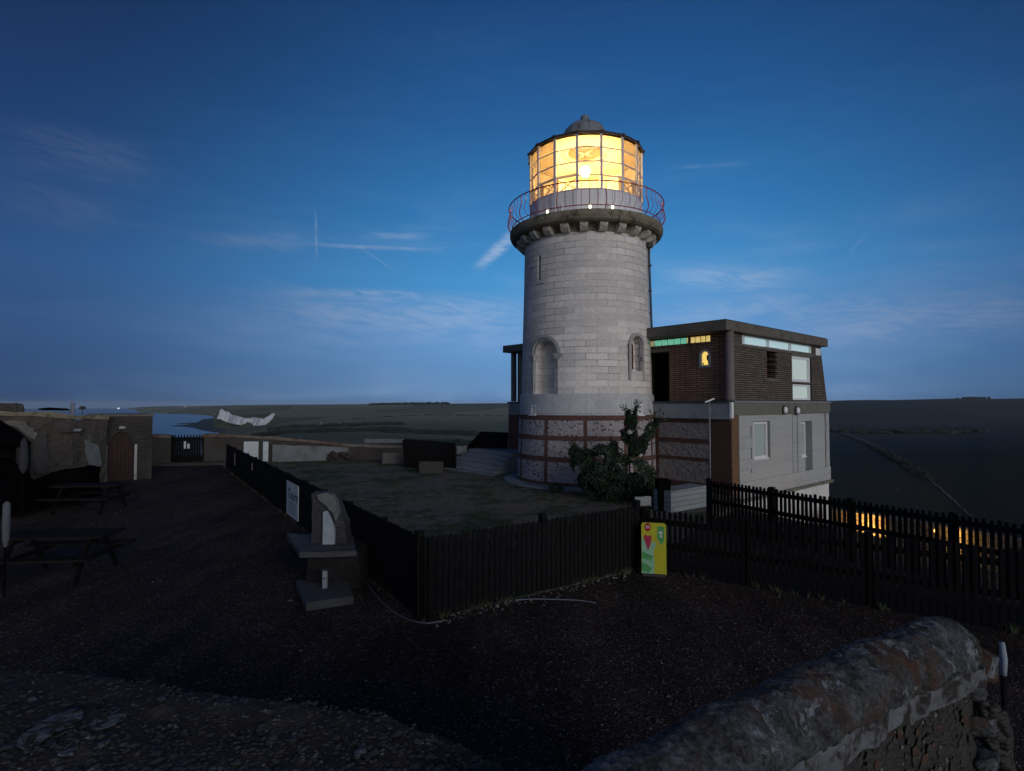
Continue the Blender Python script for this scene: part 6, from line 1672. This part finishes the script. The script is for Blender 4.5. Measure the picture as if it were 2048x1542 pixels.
# ---- flat topped flint wall, left foreground
ZL = 1.70
edge = [(-420, 1300), (-150, 1318), (0, 1330), (150, 1338), (300, 1362), (450, 1385), (560, 1396), (660, 1405), (760, 1425), (860, 1458), (950, 1498), (1020, 1540), (1060, 1600)]
ep = [G(x, y, ZL) for x, y in edge]
M_topf = mat('wall_top_mortar', (.042, .034, .031), (.020, .018, .017), 12, .95, 1.0, 40, c3=(.07, .062, .05), s3=5, t3=(.55, .68), dist=.015)
q = MB(); n = len(ep); fine2 = []
for i in range(n - 1):
    for k in range(14): fine2.append(ep[i].lerp(ep[i + 1], k / 14))
cols = 60
for i, p in enumerate(fine2):
    tgt = Vector((p.x * .30 - .1, .15, ZL))
    for j in range(cols + 5):
        if j < 5: v = Vector((p.x, p.y + .01 * (5 - j) * .3, ZL - (5 - j) ** 2 * .075)) + NZ.noise_vector(Vector((p.x, p.y, j * .3)) * 5) * .02
        else:
            v = p.lerp(tgt, ((j - 5) / (cols - 1)) ** 1.15); amp = min(1, .25 + (j - 5) / 6)
            v = v + Vector((0, 0, (NZ.noise(v * 4) * .030 + NZ.noise(v * 13) * .014 + NZ.noise(v * 38) * .007) * amp - .02 * max(0, 1 - (j - 5) / 4)))
            if j == 5: v += NZ.noise_vector(p * 7) * .02
        q.v.append(tuple(v))
w = cols + 5
for i in range(len(fine2) - 1):
    for j in range(w - 1): q.f.append((i * w + j, (i + 1) * w + j, (i + 1) * w + j + 1, i * w + j + 1))
lw2 = thing('flint_wall', (-.8, 1.6, 0), 'broad flat topped flint wall with white lichen patches, left foreground', 'wall')
q.build('wall_top', M_topf, lw2, world=True, smooth=True)
def lump(px, py, w_, h_, m, name, seed):
    c = G(px, py, ZL + .012); k = c.y / F
    random.seed(seed); pts = []
    for i in range(14):
        a_ = i * 2 * math.pi / 14; s_ = random.uniform(.6, 1.15)
        pts.append(c + Vector((math.cos(a_) * w_ * k / 2 * s_, math.sin(a_) * h_ * k * 1.4 * s_, random.uniform(-.002, .006))))
    cc = c + Vector((0, 0, .004))
    return hull_rock(pts + [cc, c - Vector((0, 0, .03))], name, m, lw2, .009, 3, 30, seed, world=True)
M_lich = mat('white_lichen', (.20, .22, .26), (.08, .085, .10), 45, .95, .9, c3=(.035, .032, .03), s3=26, t3=(.48, .54))
lump(105, 1452, 90, 52, M_lich, 'lichen_patch', 1); lump(75, 1468, 50, 34, M_lich, 'lichen_patch', 2); lump(218, 1439, 62, 28, M_lich, 'lichen_patch', 3); lump(140, 1502, 34, 12, M_lich, 'lichen_patch', 4); lump(205, 1488, 22, 20, M_lich, 'lichen_patch', 5)
lump(720, 1500, 26, 20, M_lich, 'lichen_patch', 6)
random.seed(44); q = MB(); cnt = 0
ico = [(0, 0, .6), (.9, 0, .1), (.3, .85, .1), (-.75, .5, .05), (-.7, -.55, .1), (.3, -.9, .1), (0, 0, -.4)]
icf = [(0, 1, 2), (0, 2, 3), (0, 3, 4), (0, 4, 5), (0, 5, 1), (6, 2, 1), (6, 3, 2), (6, 4, 3), (6, 5, 4), (6, 1, 5)]
while cnt < 2200:
    px, py = random.uniform(-60, 1030), random.uniform(1330, 1560)
    if py < interp(edge, px) + 6: continue
    c = G(px, py, ZL); c.z += NZ.noise(c * 4) * .030 + NZ.noise(c * 13) * .014 + NZ.noise(c * 38) * .007 + .002; s_ = random.uniform(.004, .013) * (1 if random.random() < .93 else 1.7); cnt += 1
    q.add(ico, icf, Matrix.Translation(c) @ Matrix.Rotation(random.random() * 6.28, 4, 'Z') @ Matrix.Diagonal((s_ * random.uniform(.8, 1.6), s_, s_ * .7, 1)))
o = q.build('pebbles', mat('flint_pebble', (.070, .066, .062), (.035, .032, .030), 13, .7, 0, c3=(.16, .155, .15), s3=17, t3=(.58, .64)), lw2, world=True, fix=False); o['kind'] = 'stuff'
# greenish tuft on the wall's end
foliage('moss_tuft', lw2, [(*tuple(G(985, 1530, ZL + .02)), .05, .03)], M_leaf2, 260, .012, 50)
# white marker post at the right edge
wp_ = P(2007, 1350, 3.6); t = thing('marker_stake', (wp_.x, wp_.y, 0), 'thin white stake standing in the dark at the right edge', 'stake')
zs0, zs1 = wp_.z, P(2007, 1285, 3.6).z
q = MB(); q.tube([(0, 0, zs0), (.003, 0, (zs0 + zs1) / 2), (-.004, 0, zs1)], [.017, .020, .014], 8); q.build('painted_top', mat('stake_paint', (.30, .34, .40), (.22, .25, .30), 9, .8, .2), t, smooth=True)
q = MB(); q.tube([(0, 0, 0), (0, 0, zs0 - .001)], .015, 8); q.build('stake_shaft', M_fence, t, smooth=True)

# ================================================================ HAZE
hm = bpy.data.materials.new('haze'); hm.use_nodes = True; hm.node_tree.nodes.clear(); q_ = NB(hm.node_tree)
ho_ = q_.n('ShaderNodeOutputMaterial'); hv = q_.n('ShaderNodeVolumePrincipled'); hv.inputs['Density'].default_value = 0.38e-4
hv.inputs['Color'].default_value = (.96, .98, 1, 1); hv.inputs['Anisotropy'].default_value = 0
hm.node_tree.links.new(hv.outputs[0], ho_.inputs['Volume'])
o = MB().box((0, 0, -24), (26000, 26000, 150)).build('haze', hm, None); tag(o, kind='stuff')
